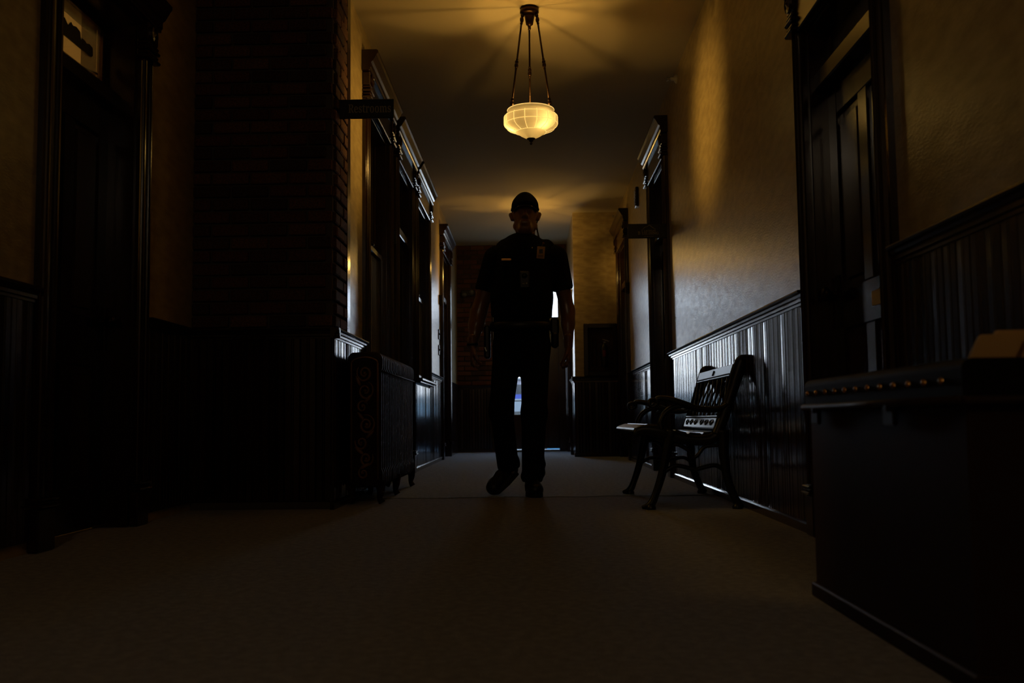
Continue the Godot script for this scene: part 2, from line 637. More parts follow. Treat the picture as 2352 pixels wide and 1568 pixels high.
func shell() -> void:
	# floor: carpet of the corridor and the lobby's carpet that meets it at a rippled seam
	var st := mb()
	box(st, Vector3(-3.7, -0.3, -15.0), Vector3(1.6, -0.012, 1.9))
	var fl := struct("floor", st, M.void_black, "carpeted corridor floor running away from the camera", "floor")
	st = mb()
	box(st, Vector3(-3.5, -0.012, -14.62), Vector3(1.5, 0.0, -6.02))
	obj("hall_carpet", st, M.carpet, fl)
	st = mb()
	box(st, Vector3(-3.5, -0.012, -6.02), Vector3(1.5, 0.0, 1.7))
	obj("lobby_carpet", st, M.carpet_front, fl)
	st = mb(true)
	for s in [[-1.0, -0.28], [-0.28, 0.3], [0.3, 1.09]]:
		var pts := []
		for i in 15:
			var x: float = lerpf(s[0], s[1], i / 14.0)
			pts.append(Vector3(x, 0.001, -6.02 + 0.016 * sin(x * 9.0) + 0.010 * sin(x * 23.0 + 1.0)))
		tube(st, pts, spread([0.001, 0.0035, 0.001, 0.004, 0.001], 15), 8, 1.0, Vector3.UP)
	obj("carpet_seam", st, M.carpet, fl)
	st = mb()
	box(st, Vector3(-3.7, H, -15.0), Vector3(1.6, H + 0.25, 1.9))
	struct("ceiling", st, M.ceiling_paint, "plain painted ceiling above the corridor", "ceiling")
	# walls
	st = wall_run(XL - 0.22, XL, ZB - 0.2, -5.69, [[-7.40, -6.44, 0.86, 2.66, true], [-8.84, -7.88, 0.0, 2.68, false], [-10.31, -9.25, 0.86, 2.68, true], [-12.94, -11.92, 0.0, 2.62, false]], 0.08)
	var wl := struct("wall_left", st, M.plaster, "tan plaster wall along the corridor's left side above dark wainscot", "wall")
	st = wall_run(XR, XR + 0.25, ZJ, 1.8, [[-3.88, -3.075, 0.0, 2.05, false], [-8.87, -7.93, 0.0, 2.66, false], [-12.17, -11.18, 0.0, 2.62, false]], -0.10)
	var wr := struct("wall_right", st, M.plaster, "tan plaster wall along the corridor's right side above beadboard wainscot", "wall")
	st = wall_run(XN - 0.25, XN, ZP, 1.8, [[-4.53, -3.74, 0.0, 2.34, true]], 0.06)
	var wn := struct("wall_lobby", st, M.plaster, "tan plaster wall at the far left of the picture beside the near door", "wall")
	# the brick pier that closes the lobby's left side
	st = mb()
	box(st, Vector3(-3.6, 0, ZP - 0.34), Vector3(XL, H, ZP))
	var wp := struct("wall_pier", st, M.mortar, "brick pier at left whose side edge faces the corridor", "wall")
	st = mb()
	box(st, Vector3(XJ, 0, ZB - 0.2), Vector3(XJ + 0.25, H, -14.33)); box(st, Vector3(XJ, 0, -13.12), Vector3(XJ + 0.25, H, ZJ))
	box(st, Vector3(XJ, 2.10, -14.33), Vector3(XJ + 0.25, H, -13.12)); box(st, Vector3(XJ + 0.15, 0, -14.33), Vector3(XJ + 0.25, 2.1, -13.12))
	box(st, Vector3(XJ + 0.25, 0, ZJ - 0.25), Vector3(XR + 0.25, H, ZJ))
	var wj := struct("wall_jog", st, M.plaster, "plain tan wall facing the camera at the corridor's far right with the extinguisher cabinet", "wall")
	# end wall with the street door's opening
	st = mb()
	box(st, Vector3(XL - 0.2, 0, ZB - 0.25), Vector3(-0.44, H, ZB)); box(st, Vector3(0.42, 0, ZB - 0.25), Vector3(XJ + 0.3, H, ZB))
	box(st, Vector3(-0.44, 2.47, ZB - 0.25), Vector3(0.42, H, ZB))
	var wb := struct("wall_back", st, M.mortar, "dark brick end wall around the street door", "wall")
	st = mb()
	box(st, Vector3(-3.6, 0, 1.7), Vector3(1.4, H, 1.95))
	struct("wall_front", st, M.plaster, "wall behind the camera", "wall")
	st = mb()
	box(st, Vector3(-3.75, 0, -15.0), Vector3(-3.5, H, 1.9)); box(st, Vector3(-3.6, 0, -15.0), Vector3(-1.2, H, -14.8))
	struct("wall_outer", st, M.plaster, "outer wall of the rooms behind the left doors", "wall")
	# bricks
	var vs := []
	for i in 3:
		st = mb()
		cbox(st, Vector3.ZERO, Vector3(0.198, 0.0585, 0.03), [0.004, 0.006, 0.005][i])
		vs.append(done(st))
	bricks(wp, "x", ZP, 1.0, XN, XL, RAIL + 0.005, H, vs)
	bricks(wp, "z", XL, 1.0, ZP - 0.335, ZP - 0.005, RAIL + 0.005, H, vs)
	bricks(wb, "x", ZB, 1.0, XL, -0.55, RAIL, H, vs)
	bricks(wb, "x", ZB, 1.0, -0.54, 0.535, 2.60, H, vs)
	# wainscot boards
	var by := 0.044
	var ty := RAIL - 0.05
	for s in [[-11.06, -9.01], [-7.79, -3.98], [-2.98, -0.6]]: boards(wr, "z", XR, -1.0, s[0], s[1], by, ty, 0.015 if s[1] > -1.0 else 0.045)
	for s in [[-6.31, -5.72], [-11.79, -10.45], [-14.58, -13.07]]: boards(wl, "z", XL, 1.0, s[0], s[1], by, ty)
	boards(wl, "z", XL, 1.0, -10.44, -9.15, by, 0.80)
	boards(wl, "z", XL, 1.0, -7.51, -6.33, by, 0.80)
	boards(wp, "z", XL, 1.0, ZP - 0.33, ZP, by, ty)
	boards(wp, "x", ZP, 1.0, XN, XL, by, ty)
	boards(wn, "z", XN, 1.0, -5.34, -4.67, by, ty)
	boards(wn, "z", XN, 1.0, -3.60, -2.4, by, ty)
	boards(wb, "x", ZB, 1.0, XL, -0.56, by, ty)
	boards(wj, "x", ZJ, 1.0, XJ, XR, by, ty)
	boards(wj, "z", XJ, -1.0, -12.98, ZJ, by, ty)
	# rails and baseboards
	var X := Vector3(1, 0, 0)
	for s in [[-11.06, -9.01, "right chair rail between the two far doors"], [-7.79, -3.975, "right chair rail above the bench"], [-2.98, 0.4, "right chair rail nearest the camera"]]:
		rail(s[2], Vector3(XR, RAIL, s[0]), Vector3(XR, RAIL, s[1]), -X)
		base_strip("right", "right baseboard below the " + s[2].substr(6), Vector3(XR, 0, s[0]), Vector3(XR, 0, s[1]), -X)
	for s in [[-6.31, ZP + 0.047, "left chair rail between brick pier and first window"], [-11.79, -10.45, "left chair rail between second window and far left door"], [-14.58, -13.07, "left chair rail at the end wall"]]:
		rail(s[2], Vector3(XL, RAIL, s[0]), Vector3(XL, RAIL, s[1]), X)
		base_strip("left", "left baseboard below the " + s[2].substr(5), Vector3(XL, 0, s[0]), Vector3(XL, 0, s[1]), X)
	base_strip("left", "left baseboard below the second window", Vector3(XL, 0, -10.44), Vector3(XL, 0, -9.01), X)
	base_strip("left", "left baseboard behind the radiator", Vector3(XL, 0, -7.75), Vector3(XL, 0, -6.32), X)
	rail("chair rail across the front of the brick pier", Vector3(XN, RAIL, ZP), Vector3(XL + 0.047, RAIL, ZP), Vector3(0, 0, 1))
	rail("lobby chair rail between near left door and brick pier", Vector3(XN, RAIL, ZP), Vector3(XN, RAIL, -4.67), X)
	rail("lobby chair rail at the left edge of the picture", Vector3(XN, RAIL, -3.60), Vector3(XN, RAIL, 0.4), X)
	rail("chair rail below the extinguisher cabinet", Vector3(XJ - 0.04, RAIL + 0.02, ZJ), Vector3(XR, RAIL + 0.02, ZJ), Vector3(0, 0, 1))
	rail("chair rail round the corner beside the far right knob door", Vector3(XJ, RAIL, -12.98), Vector3(XJ, RAIL, ZJ), -X)
	rail("chair rail on the end wall's left", Vector3(XL, RAIL, ZB), Vector3(-0.56, RAIL, ZB), Vector3(0, 0, 1))
	base_strip("jog", "baseboard of the far right wall facing the camera", Vector3(XJ - 0.02, 0, ZJ), Vector3(XR, 0, ZJ), Vector3(0, 0, 1))
	base_strip("back", "baseboard of the end wall's left", Vector3(XL, 0, ZB), Vector3(-0.56, 0, ZB), Vector3(0, 0, 1))
	st = mb()
	cbox(st, Vector3(XL - 0.005, (RAIL + H) * 0.5, -5.74), Vector3(0.05, H - RAIL, 0.10), 0.006)
	struct("trim_%d" % next_trim(), st, M.wood, "dark upright trim board between brick pier and left plaster", "trim")

# ------------------------------------------------------------------ doors and windows
func casing_profile(w: float) -> PackedVector2Array:    # x across, y out of the wall: two round reeds on a flat
	var p := PackedVector2Array([Vector2(-w / 2, 0)])
	p.append(Vector2(-w / 2, 0.022))
	for c in [-0.30, 0.30]:
		for k in 7:
			var a := PI - PI * k / 6.0
			p.append(Vector2(w * c + cos(a) * w * 0.11, 0.026 + sin(a) * 0.014))
	p.append(Vector2(w / 2, 0.022))
	p.append(Vector2(w / 2, 0))
	return p

func casing(t: Node3D, w: float, top: float, cw: float, floor_y := 0.0, crown := 0.22, deep := 0.11, soffit := 0.0) -> void:
	if soffit < 0.1: soffit = top
	# w = clear width, top = height of the casing legs; corner blocks and a crown stand above
	for s in [-1.0, 1.0]:
		var x: float = s * (w * 0.5 + cw * 0.5)
		var st := mb()
		var y0 := floor_y + (0.20 if floor_y < 0.01 else 0.0)
		sweep(st, casing_profile(cw), Vector3(x, y0, 0), Vector3(x, top, 0), Vector3(1, 0, 0), Vector3(0, 0, 1))
		obj("casing", st, M.wood, t)
		if floor_y < 0.01:
			st = mb()
			cbox(st, Vector3(x, 0.08, 0.021), Vector3(cw + 0.012, 0.16, 0.042), 0.006)
			for k in 3: cbox(st, Vector3(x, 0.168 + 0.012 * k, 0.026), Vector3(cw + [0.02, 0.004, 0.014][k], 0.010, 0.05 + [0.014, 0.0, 0.008][k]), 0.004)
			obj("plinth_block", st, M.wood, t)
		st = mb()
		for k in 4: cbox(st, Vector3(x, top + 0.012 + 0.022 * k, 0.028), Vector3(cw + [0.018, 0.002, 0.016, 0.004][k], 0.018, 0.056 + [0.016, 0.0, 0.014, 0.002][k]), 0.006)
		cbox(st, Vector3(x, top + 0.135, 0.026), Vector3(cw + 0.006, 0.09, 0.052), 0.006)
		lathe(st, [[0.040, 0.0], [0.040, 0.010], [0.028, 0.014], [0.024, 0.008], [0.016, 0.010], [0.0, 0.018]], 16, Vector3(x, top + 0.135, 0.052), Basis(Vector3(1, 0, 0), Vector3(0, 0, 1), Vector3(0, -1, 0)))
		obj("corner_block", st, M.wood, t)
	var st2 := mb()
	cbox(st2, Vector3(0, (soffit + top + 0.23) * 0.5, 0.020), Vector3(w - 0.01, top + 0.23 - soffit, 0.040), 0.005)
	obj("head_board", st2, M.wood, t)
	var fw := w + cw * 2.0
	st2 = mb()
	var p := PackedVector2Array([Vector2(0, 0), Vector2(0.055, 0), Vector2(0.055, 0.012), Vector2(0.062, 0.02), Vector2(0.062, 0.05), Vector2(0.075, 0.06), Vector2(0.098, 0.10), Vector2(0.108, 0.112), Vector2(0.108, 0.128), Vector2(0.098, 0.134), Vector2(0, 0.134)])
	for i in p.size(): p[i].y *= crown / 0.22
	sweep(st2, p, Vector3(-fw / 2 - 0.03, top + 0.18, 0), Vector3(fw / 2 + 0.03, top + 0.18, 0), Vector3(0, 0, 1), Vector3.UP)
	obj("cornice", st2, M.wood, t)
	for s in [-1.0, 1.0]:
		st2 = mb()
		cbox(st2, Vector3(s * (w * 0.5 - 0.008), (soffit + floor_y) * 0.5, -deep * 0.5), Vector3(0.022, soffit - floor_y, deep), 0.003)
		obj("jamb", st2, M.wood, t)
	st2 = mb()
	cbox(st2, Vector3(0, soffit, -deep * 0.5), Vector3(w, 0.03, deep), 0.003)
	obj("head_jamb", st2, M.wood, t)

func leaf(t: Node3D, w: float, y1: float, depth: float, rows: Array, knob_side: float, glass_top := false) -> Node3D:
	# stile-and-rail leaf; rows = heights of the panel rows [y0, y1, columns]
	var st := mb()
	var sw := 0.105
	for s in [-1.0, 1.0]:
		cbox(st, Vector3(s * (w - sw) * 0.5, y1 * 0.5 + 0.004, 0), Vector3(sw, y1 - 0.012, 0.04), 0.004)
	var last := 0.008
	for r in rows:
		cbox(st, Vector3(0, (last + r[0]) * 0.5, 0), Vector3(w - sw * 2, r[0] - last, 0.038), 0.003)
		if r[2] == 2: cbox(st, Vector3(0, (r[0] + r[1]) * 0.5, 0), Vector3(0.09, r[1] - r[0], 0.038), 0.003)
		last = r[1]
	cbox(st, Vector3(0, (last + y1) * 0.5, 0), Vector3(w - sw * 2, y1 - last, 0.038), 0.003)
	var lf := obj("leaf", st, M.wood_dark, t, Vector3(0, 0, -depth))
	for r in rows:
		var n: int = r[2]
		var iw := w - sw * 2
		for c in n:
			var pw := iw if n == 1 else (iw - 0.09) * 0.5
			var px := 0.0 if n == 1 else (c - 0.5) * (pw + 0.09)
			st = mb()
			if glass_top and r == rows[-1]:
				box(st, Vector3(px - pw / 2, r[0], -0.003), Vector3(px + pw / 2, r[1], 0.003))
				obj("pane", st, M.glass, lf)
			else:
				box(st, Vector3(px - pw / 2, r[0], -0.012), Vector3(px + pw / 2, r[1], 0.004))
				cbox(st, Vector3(px, (r[0] + r[1]) * 0.5, 0.004), Vector3(pw - 0.06, r[1] - r[0] - 0.06, 0.018), 0.008)
				obj("panel", st, M.wood_red, lf)
	st = mb(true)
	var kx := knob_side * (w * 0.5 - 0.055)
	var bz := Basis(Vector3(1, 0, 0), Vector3(0, 0, 1), Vector3(0, -1, 0))
	lathe(st, [[0.024, 0.0], [0.024, 0.006], [0.010, 0.010], [0.009, 0.032], [0.024, 0.040], [0.028, 0.052], [0.022, 0.062], [0.0, 0.066]], 18, Vector3(kx, 0.93, 0.02), bz)
	obj("knob", st, M.bronze, lf)
	st = mb()
	cbox(st, Vector3(kx, 0.90, 0.022), Vector3(0.05, 0.2, 0.006), 0.002)
	obj("lock_plate", st, M.bronze, lf)
	return lf

func transom(t: Node3D, w: float, y0: float, y1: float, depth: float, m: Material) -> void:
	var st := mb()
	for s in [-1.0, 1.0]: cbox(st, Vector3(s * (w - 0.05) * 0.5, (y0 + y1) * 0.5, 0), Vector3(0.05, y1 - y0, 0.035), 0.004)
	for y in [y0 + 0.022, y1 - 0.022]: cbox(st, Vector3(0, y, 0), Vector3(w - 0.1, 0.044, 0.035), 0.004)
	obj("transom_frame", st, M.wood, t, Vector3(0, 0, -depth))
	st = mb()
	box(st, Vector3(-w / 2 + 0.05, y0 + 0.044, -0.003), Vector3(w / 2 - 0.05, y1 - 0.044, 0.003))
	obj("transom_pane", st, m, t, Vector3(0, 0, -depth))
	st = mb()
	cbox(st, Vector3(0, y0 - 0.035, -depth + 0.02), Vector3(w, 0.07, 0.10), 0.006)
	obj("transom_bar", st, M.wood, t)

func hall_window(n: int, z0: float, z1: float, label: String) -> void:
	var w := absf(z1 - z0)
	var t := thing("window_%d" % n, label, "window", Vector3(XL, 0, (z0 + z1) * 0.5), PI / 2, "", "structure")
	casing(t, w, 2.56, 0.125, 0.86)
	var st := mb()
	cbox(st, Vector3(0, 0.845, 0.03), Vector3(w + 0.30, 0.028, 0.11), 0.008)
	cbox(st, Vector3(0, 0.822, 0.022), Vector3(w + 0.27, 0.014, 0.085), 0.004)
	obj("sill", st, M.wood, t)
	for k in 2:                         # lower sash in front, upper sash behind
		var y0: float = [0.86, 1.66][k]
		var y1: float = [1.70, 2.545][k]
		var z: float = [-0.05, -0.092][k]
		st = mb()
		for s in [-1.0, 1.0]: cbox(st, Vector3(s * (w * 0.5 - 0.045), (y0 + y1) * 0.5, 0), Vector3(0.05, y1 - y0, 0.038), 0.005)
		cbox(st, Vector3(0, y0 + 0.03, 0), Vector3(w - 0.14, 0.06, 0.038), 0.005)
		cbox(st, Vector3(0, y1 - 0.022, 0), Vector3(w - 0.14, 0.044, 0.038), 0.005)
		var sash := obj("sash", st, M.wood, t, Vector3(0, 0, z))
		st = mb()
		box(st, Vector3(-w / 2 + 0.06, y0 + 0.055, -0.002), Vector3(w / 2 - 0.06, y1 - 0.04, 0.002))
		obj("pane", st, M.glass, sash)
	st = mb(true)
	ball(st, Vector3(0, 1.705, -0.028), Vector3(0.03, 0.012, 0.012), 10, 6)
	obj("sash_latch", st, M.bronze, t)

func openings() -> void:
	hall_window(1, -7.40, -6.44, "double-hung interior window with dark casing behind the radiator, nearer of two")
	hall_window(2, -10.31, -9.25, "double-hung interior window beyond the dark door, farther of two on left wall")
	var rows := [[0.22, 0.78, 2], [0.98, 1.92, 2]]
	# near left door with a lit transom
	var t := thing("door_1", "near left door whose transom glass glows brown from the room behind", "door", Vector3(XN, 0, -4.135), PI / 2, "", "structure")
	casing(t, 0.79, 2.18, 0.125, 0.0, 0.22, 0.26, 2.345)
	leaf(t, 0.77, 1.93, 0.14, [[0.2, 0.72, 2], [0.94, 1.78, 2]], 1.0)
	transom(t, 0.77, 2.005, 2.335, 0.15, M.glass)
	var st := mb()
	sweep(st, PackedVector2Array([Vector2(-0.270, 2.1250), Vector2(0.230, 2.1250), Vector2(0.245, 2.1358), Vector2(0.242, 2.1718), Vector2(0.210, 2.1776), Vector2(0.180, 2.1689), Vector2(0.165, 2.1754), Vector2(0.135, 2.1761), Vector2(0.125, 2.1646), Vector2(0.115, 2.1970), Vector2(0.080, 2.2049), Vector2(0.045, 2.1970), Vector2(0.030, 2.2064), Vector2(0.000, 2.1819), Vector2(-0.030, 2.2006), Vector2(-0.090, 2.2042), Vector2(-0.110, 2.1790), Vector2(-0.170, 2.2006), Vector2(-0.250, 2.1934)]), Vector3(0, 0, -0.147), Vector3(0, 0, -0.142), Vector3(1, 0, 0), Vector3.UP)
	obj("transom_decal", st, M.black_plastic, t)
	st = mb(true)
	tube(st, [Vector3(0.31, 2.075, -0.15), Vector3(0.10, 2.075, -0.20)], [0.005], 8)
	obj("transom_arm", st, M.bronze, t)
	# near right door
	t = thing("door_2", "near right panelled door with a white label plate beside the trunk", "door", Vector3(XR, 0, -3.4775), -PI / 2, "", "structure")
	casing(t, 0.805, 1.99, 0.088, 0.0, 0.16)
	leaf(t, 0.785, 1.74, 0.09, [[0.18, 0.79, 2], [0.94, 1.62, 2]], -1.0)
	transom(t, 0.785, 1.81, 2.05, 0.09, M.glass)
	st = mb()
	cbox(st, Vector3(0.09, 0.866, -0.069), Vector3(0.115, 0.052, 0.004), 0.001)
	var pl := obj("label_plate", st, M.paper, t)
	pl.set_meta("label", "white label plate on the door's stile")
	t = thing("door_3", "dark left door between the two interior windows behind the radiator", "door", Vector3(XL, 0, -8.36), PI / 2, "", "structure")
	casing(t, 0.96, 2.56, 0.125)
	leaf(t, 0.94, 2.02, 0.08, rows, -1.0)
	transom(t, 0.94, 2.09, 2.56, 0.08, M.glass)
	t = thing("door_4", "right door with carved casing just beyond the bench", "door", Vector3(XR, 0, -8.40), -PI / 2, "", "structure")
	casing(t, 0.94, 2.55, 0.125)
	leaf(t, 0.92, 2.02, 0.08, rows, 1.0)
	transom(t, 0.92, 2.09, 2.55, 0.08, M.glass)
	t = thing("door_5", "far left door with bright transom bar near the end wall", "door", Vector3(XL, 0, -12.43), PI / 2, "", "structure")
	casing(t, 1.02, 2.50, 0.125)
	leaf(t, 1.0, 1.95, 0.08, [[0.22, 0.78, 2], [0.98, 1.84, 2]], -1.0)
	transom(t, 1.0, 2.03, 2.50, 0.08, M.glass)
	t = thing("door_6", "far right door beside the wall with the extinguisher cabinet", "door", Vector3(XR, 0, -11.675), -PI / 2, "", "structure")
	casing(t, 0.99, 2.50, 0.125)
	leaf(t, 0.97, 2.02, 0.08, rows, 1.0)
	transom(t, 0.97, 2.09, 2.50, 0.08, M.glass)
	t = thing("door_7", "round-knobbed side door at the narrow end, right of the man's hand", "door", Vector3(XJ, 0, -13.725), -PI / 2, "", "structure")
	casing(t, 1.2, 1.90, 0.10, 0.0, 0.14)
	leaf(t, 1.18, 1.90, 0.05, [[0.22, 0.78, 2], [0.98, 1.78, 2]], 1.0)
	# street door at the end, half glazed, with a transom light above
	t = thing("door_8", "half-glazed street door at the corridor's end behind the man's legs", "door", Vector3(-0.01, 0, ZB), 0.0, "", "structure")
	st = mb()
	for s in [-1.0, 1.0]: cbox(st, Vector3(s * 0.48, 1.24, 0.012), Vector3(0.11, 2.48, 0.05), 0.006)
	cbox(st, Vector3(0, 2.53, 0.014), Vector3(1.07, 0.12, 0.06), 0.006)
	obj("frame", st, M.wood, t)
	st = mb()
	cbox(st, Vector3(0, 1.945, -0.1), Vector3(0.86, 0.05, 0.12), 0.005)
	obj("transom_bar", st, M.wood, t)
	st = mb()
	for s in [-1.0, 1.0]: cbox(st, Vector3(s * 0.344, 0.98, -0.1), Vector3(0.178, 1.88, 0.045), 0.005)
	cbox(st, Vector3(0, 0.285, -0.1), Vector3(0.52, 0.49, 0.043), 0.005)
	cbox(st, Vector3(0, 1.88, -0.1), Vector3(0.52, 0.08, 0.043), 0.005)
	var lf := obj("leaf", st, M.wood_red, t)
	st = mb()
	cbox(st, Vector3(0, 0.74, -0.1), Vector3(0.52, 0.014, 0.05), 0.003)
	for s in [-1.0, 1.0]: cbox(st, Vector3(s * 0.252, 1.19, -0.085), Vector3(0.012, 1.31, 0.02), 0.003)
	cbox(st, Vector3(0, 0.536, -0.085), Vector3(0.51, 0.012, 0.03), 0.003)
	obj("glazing_bar", st, M.white_plastic, lf)
	st = mb()
	box(st, Vector3(-0.255, 0.53, -0.104), Vector3(0.255, 1.84, -0.098))
	obj("pane", st, M.glass, lf)
	st = mb()
	box(st, Vector3(-0.43, 1.97, -0.104), Vector3(0.43, 2.47, -0.098))
	obj("transom_pane", st, M.glass, t)
	st = mb()
	cbox(st, Vector3(0, 0.012, -0.07), Vector3(0.86, 0.024, 0.16), 0.006)
	obj("threshold", st, M.steel, t)
	st = mb(true)
	lathe(st, [[0.022, 0.0], [0.010, 0.01], [0.010, 0.03], [0.026, 0.045], [0.020, 0.06], [0.0, 0.065]], 16, Vector3(-0.34, 0.95, -0.078), Basis(Vector3(1, 0, 0), Vector3(0, 0, 1), Vector3(0, -1, 0)))
	obj("knob", st, M.bronze, lf)
	# two unseen globes, placed to light the left transom room and the lobby
	globe(Vector3(-2.85, 2.80, -4.25), 1.4, "unseen globe lamp, placed to light the room behind the near left transom")
	globe(Vector3(-0.45, 2.74, 1.0), LOBBY_UNSEEN, "unseen globe lamp out of view behind the camera, placed to light the lobby", Color(1.0, 0.90, 0.76))

func globe(at: Vector3, e: float, label: String, c := LAMPCOL) -> void:
	var st := mb(true)
	ball(st, Vector3.ZERO, Vector3(0.09, 0.09, 0.09), 20, 12)
	var gl := thing("unseen_globe_lamp", label, "lamp", at)
	var bm: StandardMaterial3D = M.bulb_glow.duplicate()
	bm.emission_energy_multiplier = 1.0
	obj("globe", st, bm, gl)
	st = mb(true)
	lathe(st, [[0.012, 0.08], [0.012, H - at.y - 0.012], [0.06, H - at.y - 0.008], [0.06, H - at.y]], 14)
	obj("stem", st, M.bronze, gl)
	var ol := OmniLight3D.new()
	ol.name = "unseen_globe_light"
	ol.light_color = c
	ol.light_energy = e
	ol.light_size = 0.05
	ol.omni_range = 12.0
	ol.omni_attenuation = 2.0
	ol.shadow_enabled = true
	gl.add_child(ol)

# ------------------------------------------------------------------ pendant lamps
func lamps() -> void:
	var first := make_lamp("brass pendant lamp with ribbed glass bowl hanging above the man's head", Vector3(0.024, 0, -6.09))
	var second := first.duplicate()
	second.name = numbered("pendant_lamp")
	add_child(second)
	second.position = Vector3(0.03, 0, -11.85)
	for g in second.find_children("glass_glow*", "AreaLight3D", true, false): g.light_energy = 0.20
	second.set_meta("label", "farther pendant lamp whose ceiling glow shows around the man's head")

func make_lamp(label: String, at: Vector3) -> Node3D:
	var t := thing("pendant_lamp", label, "lamp", at, 0.0, "ribbed glass pendant lamps")
	var st := mb(true)
	lathe(st, [[0.0, 2.905], [0.008, 2.910], [0.010, 2.918], [0.005, 2.925], [0.012, 2.932], [0.022, 2.938], [0.026, 2.960], [0.032, 2.990], [0.030, 2.998], [0.052, 3.006], [0.060, 3.016], [0.060, 3.030], [0.050, H]], 28)
	obj("canopy", st, M.dark_brass, t)
	for k in 3:
		var a := TAU * k / 3.0 + 0.5
		var top := Vector3(cos(a) * 0.050, 3.005, sin(a) * 0.050)
		var bot := Vector3(cos(a) * 0.138, 2.392, sin(a) * 0.138)
		var d := bot - top
		st = mb(true)
		tube(st, [top, bot], [0.0060], 8)
		for e in [[0.03, 0.0105, 0.016], [0.075, 0.0125, 0.022], [0.115, 0.009, 0.010], [0.50, 0.0085, 0.008], [0.53, 0.0115, 0.016], [0.565, 0.0125, 0.02], [0.60, 0.008, 0.010], [0.93, 0.010, 0.014], [0.965, 0.013, 0.017], [0.995, 0.009, 0.008]]:
			ball(st, top + d * e[0], Vector3(e[1], e[2], e[1]), 10, 6)
		obj("rod", st, M.bronze, t)
	# glass bowl: neck band, ribbed drum, shallow bottom
	var prof := [[0.022, 2.205], [0.060, 2.226], [0.090, 2.245], [0.094, 2.250], [0.112, 2.256], [0.140, 2.268], [0.160, 2.284], [0.166, 2.298], [0.166, 2.345], [0.160, 2.352], [0.148, 2.356], [0.142, 2.360], [0.142, 2.380], [0.146, 2.388], [0.144, 2.392]]
	st = mb(true)
	lathe(st, prof, 56)
	var bowl := obj("glass_bowl", st, M.bowl_glass, t)
	st = mb(true)
	for k in 14:
		var a := TAU * k / 14.0
		var pts := []
		for e in prof.slice(3, 10): pts.append(Vector3(cos(a) * (e[0] + 0.001), e[1], -sin(a) * (e[0] + 0.001)))
		tube(st, pts, [0.0022], 6)
	for yr in [[0.1665, 2.298], [0.094, 2.250], [0.1665, 2.345], [0.146, 2.388]]:
		var pts := []
		for k in 57: pts.append(Vector3(cos(TAU * k / 56.0) * yr[0], yr[1], sin(TAU * k / 56.0) * yr[0]))
		tube(st, pts, [0.0020], 6, 1.0, Vector3.UP)
	obj("ribs", st, M.bowl_rib, bowl)
	st = mb(true)
	lathe(st, [[0.0, 2.168], [0.007, 2.171], [0.009, 2.178], [0.005, 2.184], [0.013, 2.190], [0.013, 2.196], [0.026, 2.204], [0.028, 2.210], [0.010, 2.216], [0.008, 2.330], [0.022, 2.335], [0.022, 2.350], [0.0, 2.355]], 20)
	obj("finial", st, M.bronze, t)
	for k in 3:
		var a: float = deg_to_rad([175.0, 52.0, -66.0][k])
		var c := Vector3(cos(a) * 0.112, 2.294, sin(a) * 0.112)
		st = mb(true)
		tube(st, [Vector3(cos(a) * 0.015, 2.342, sin(a) * 0.015), Vector3(cos(a) * 0.08, 2.324, sin(a) * 0.08)], [0.013], 10)
		obj("socket", st, M.bronze, t)
		st = mb(true)
		ball(st, Vector3.ZERO, Vector3(0.024, 0.022, 0.024), 16, 10)
		obj("bulb", st, M.bulb_glow, t, c)
		var l := OmniLight3D.new()
		l.name = "bulb_light"
		l.light_color = LAMPCOL
		l.light_energy = LAMP
		l.light_size = 0.005
		l.omni_range = 30.0
		l.omni_attenuation = 2.0
		l.shadow_enabled = true
		l.position = c
		t.add_child(l, true)
	# the glow of the glass itself: what leaves the bowl to both sides and below
	for s in [-1.0, 1.0]:
		var g := SpotLight3D.new()
		g.name = "glass_light"
		g.light_color = LAMPCOL
		g.light_energy = SIDE
		g.light_size = 0.04
		g.spot_angle = 43.0
		g.spot_angle_attenuation = 0.9
		g.spot_range = 30.0
		g.spot_attenuation = 2.0
		g.shadow_enabled = true
		g.position = Vector3(s * 0.215, 2.32, 0.0)
		g.rotation.y = -s * PI / 2
		t.add_child(g, true)
		var f := AreaLight3D.new()
		f.name = "glass_glow"
		f.area_size = Vector2(0.20, 0.07)
		f.light_color = LAMPCOL
		f.light_energy = 0.05
		f.area_range = 30.0
		f.area_attenuation = 2.0
		f.shadow_enabled = true
		f.position = Vector3(0, 2.32, s * 0.19)
		f.rotation.y = PI if s > 0 else 0.0
		t.add_child(f, true)
	return t

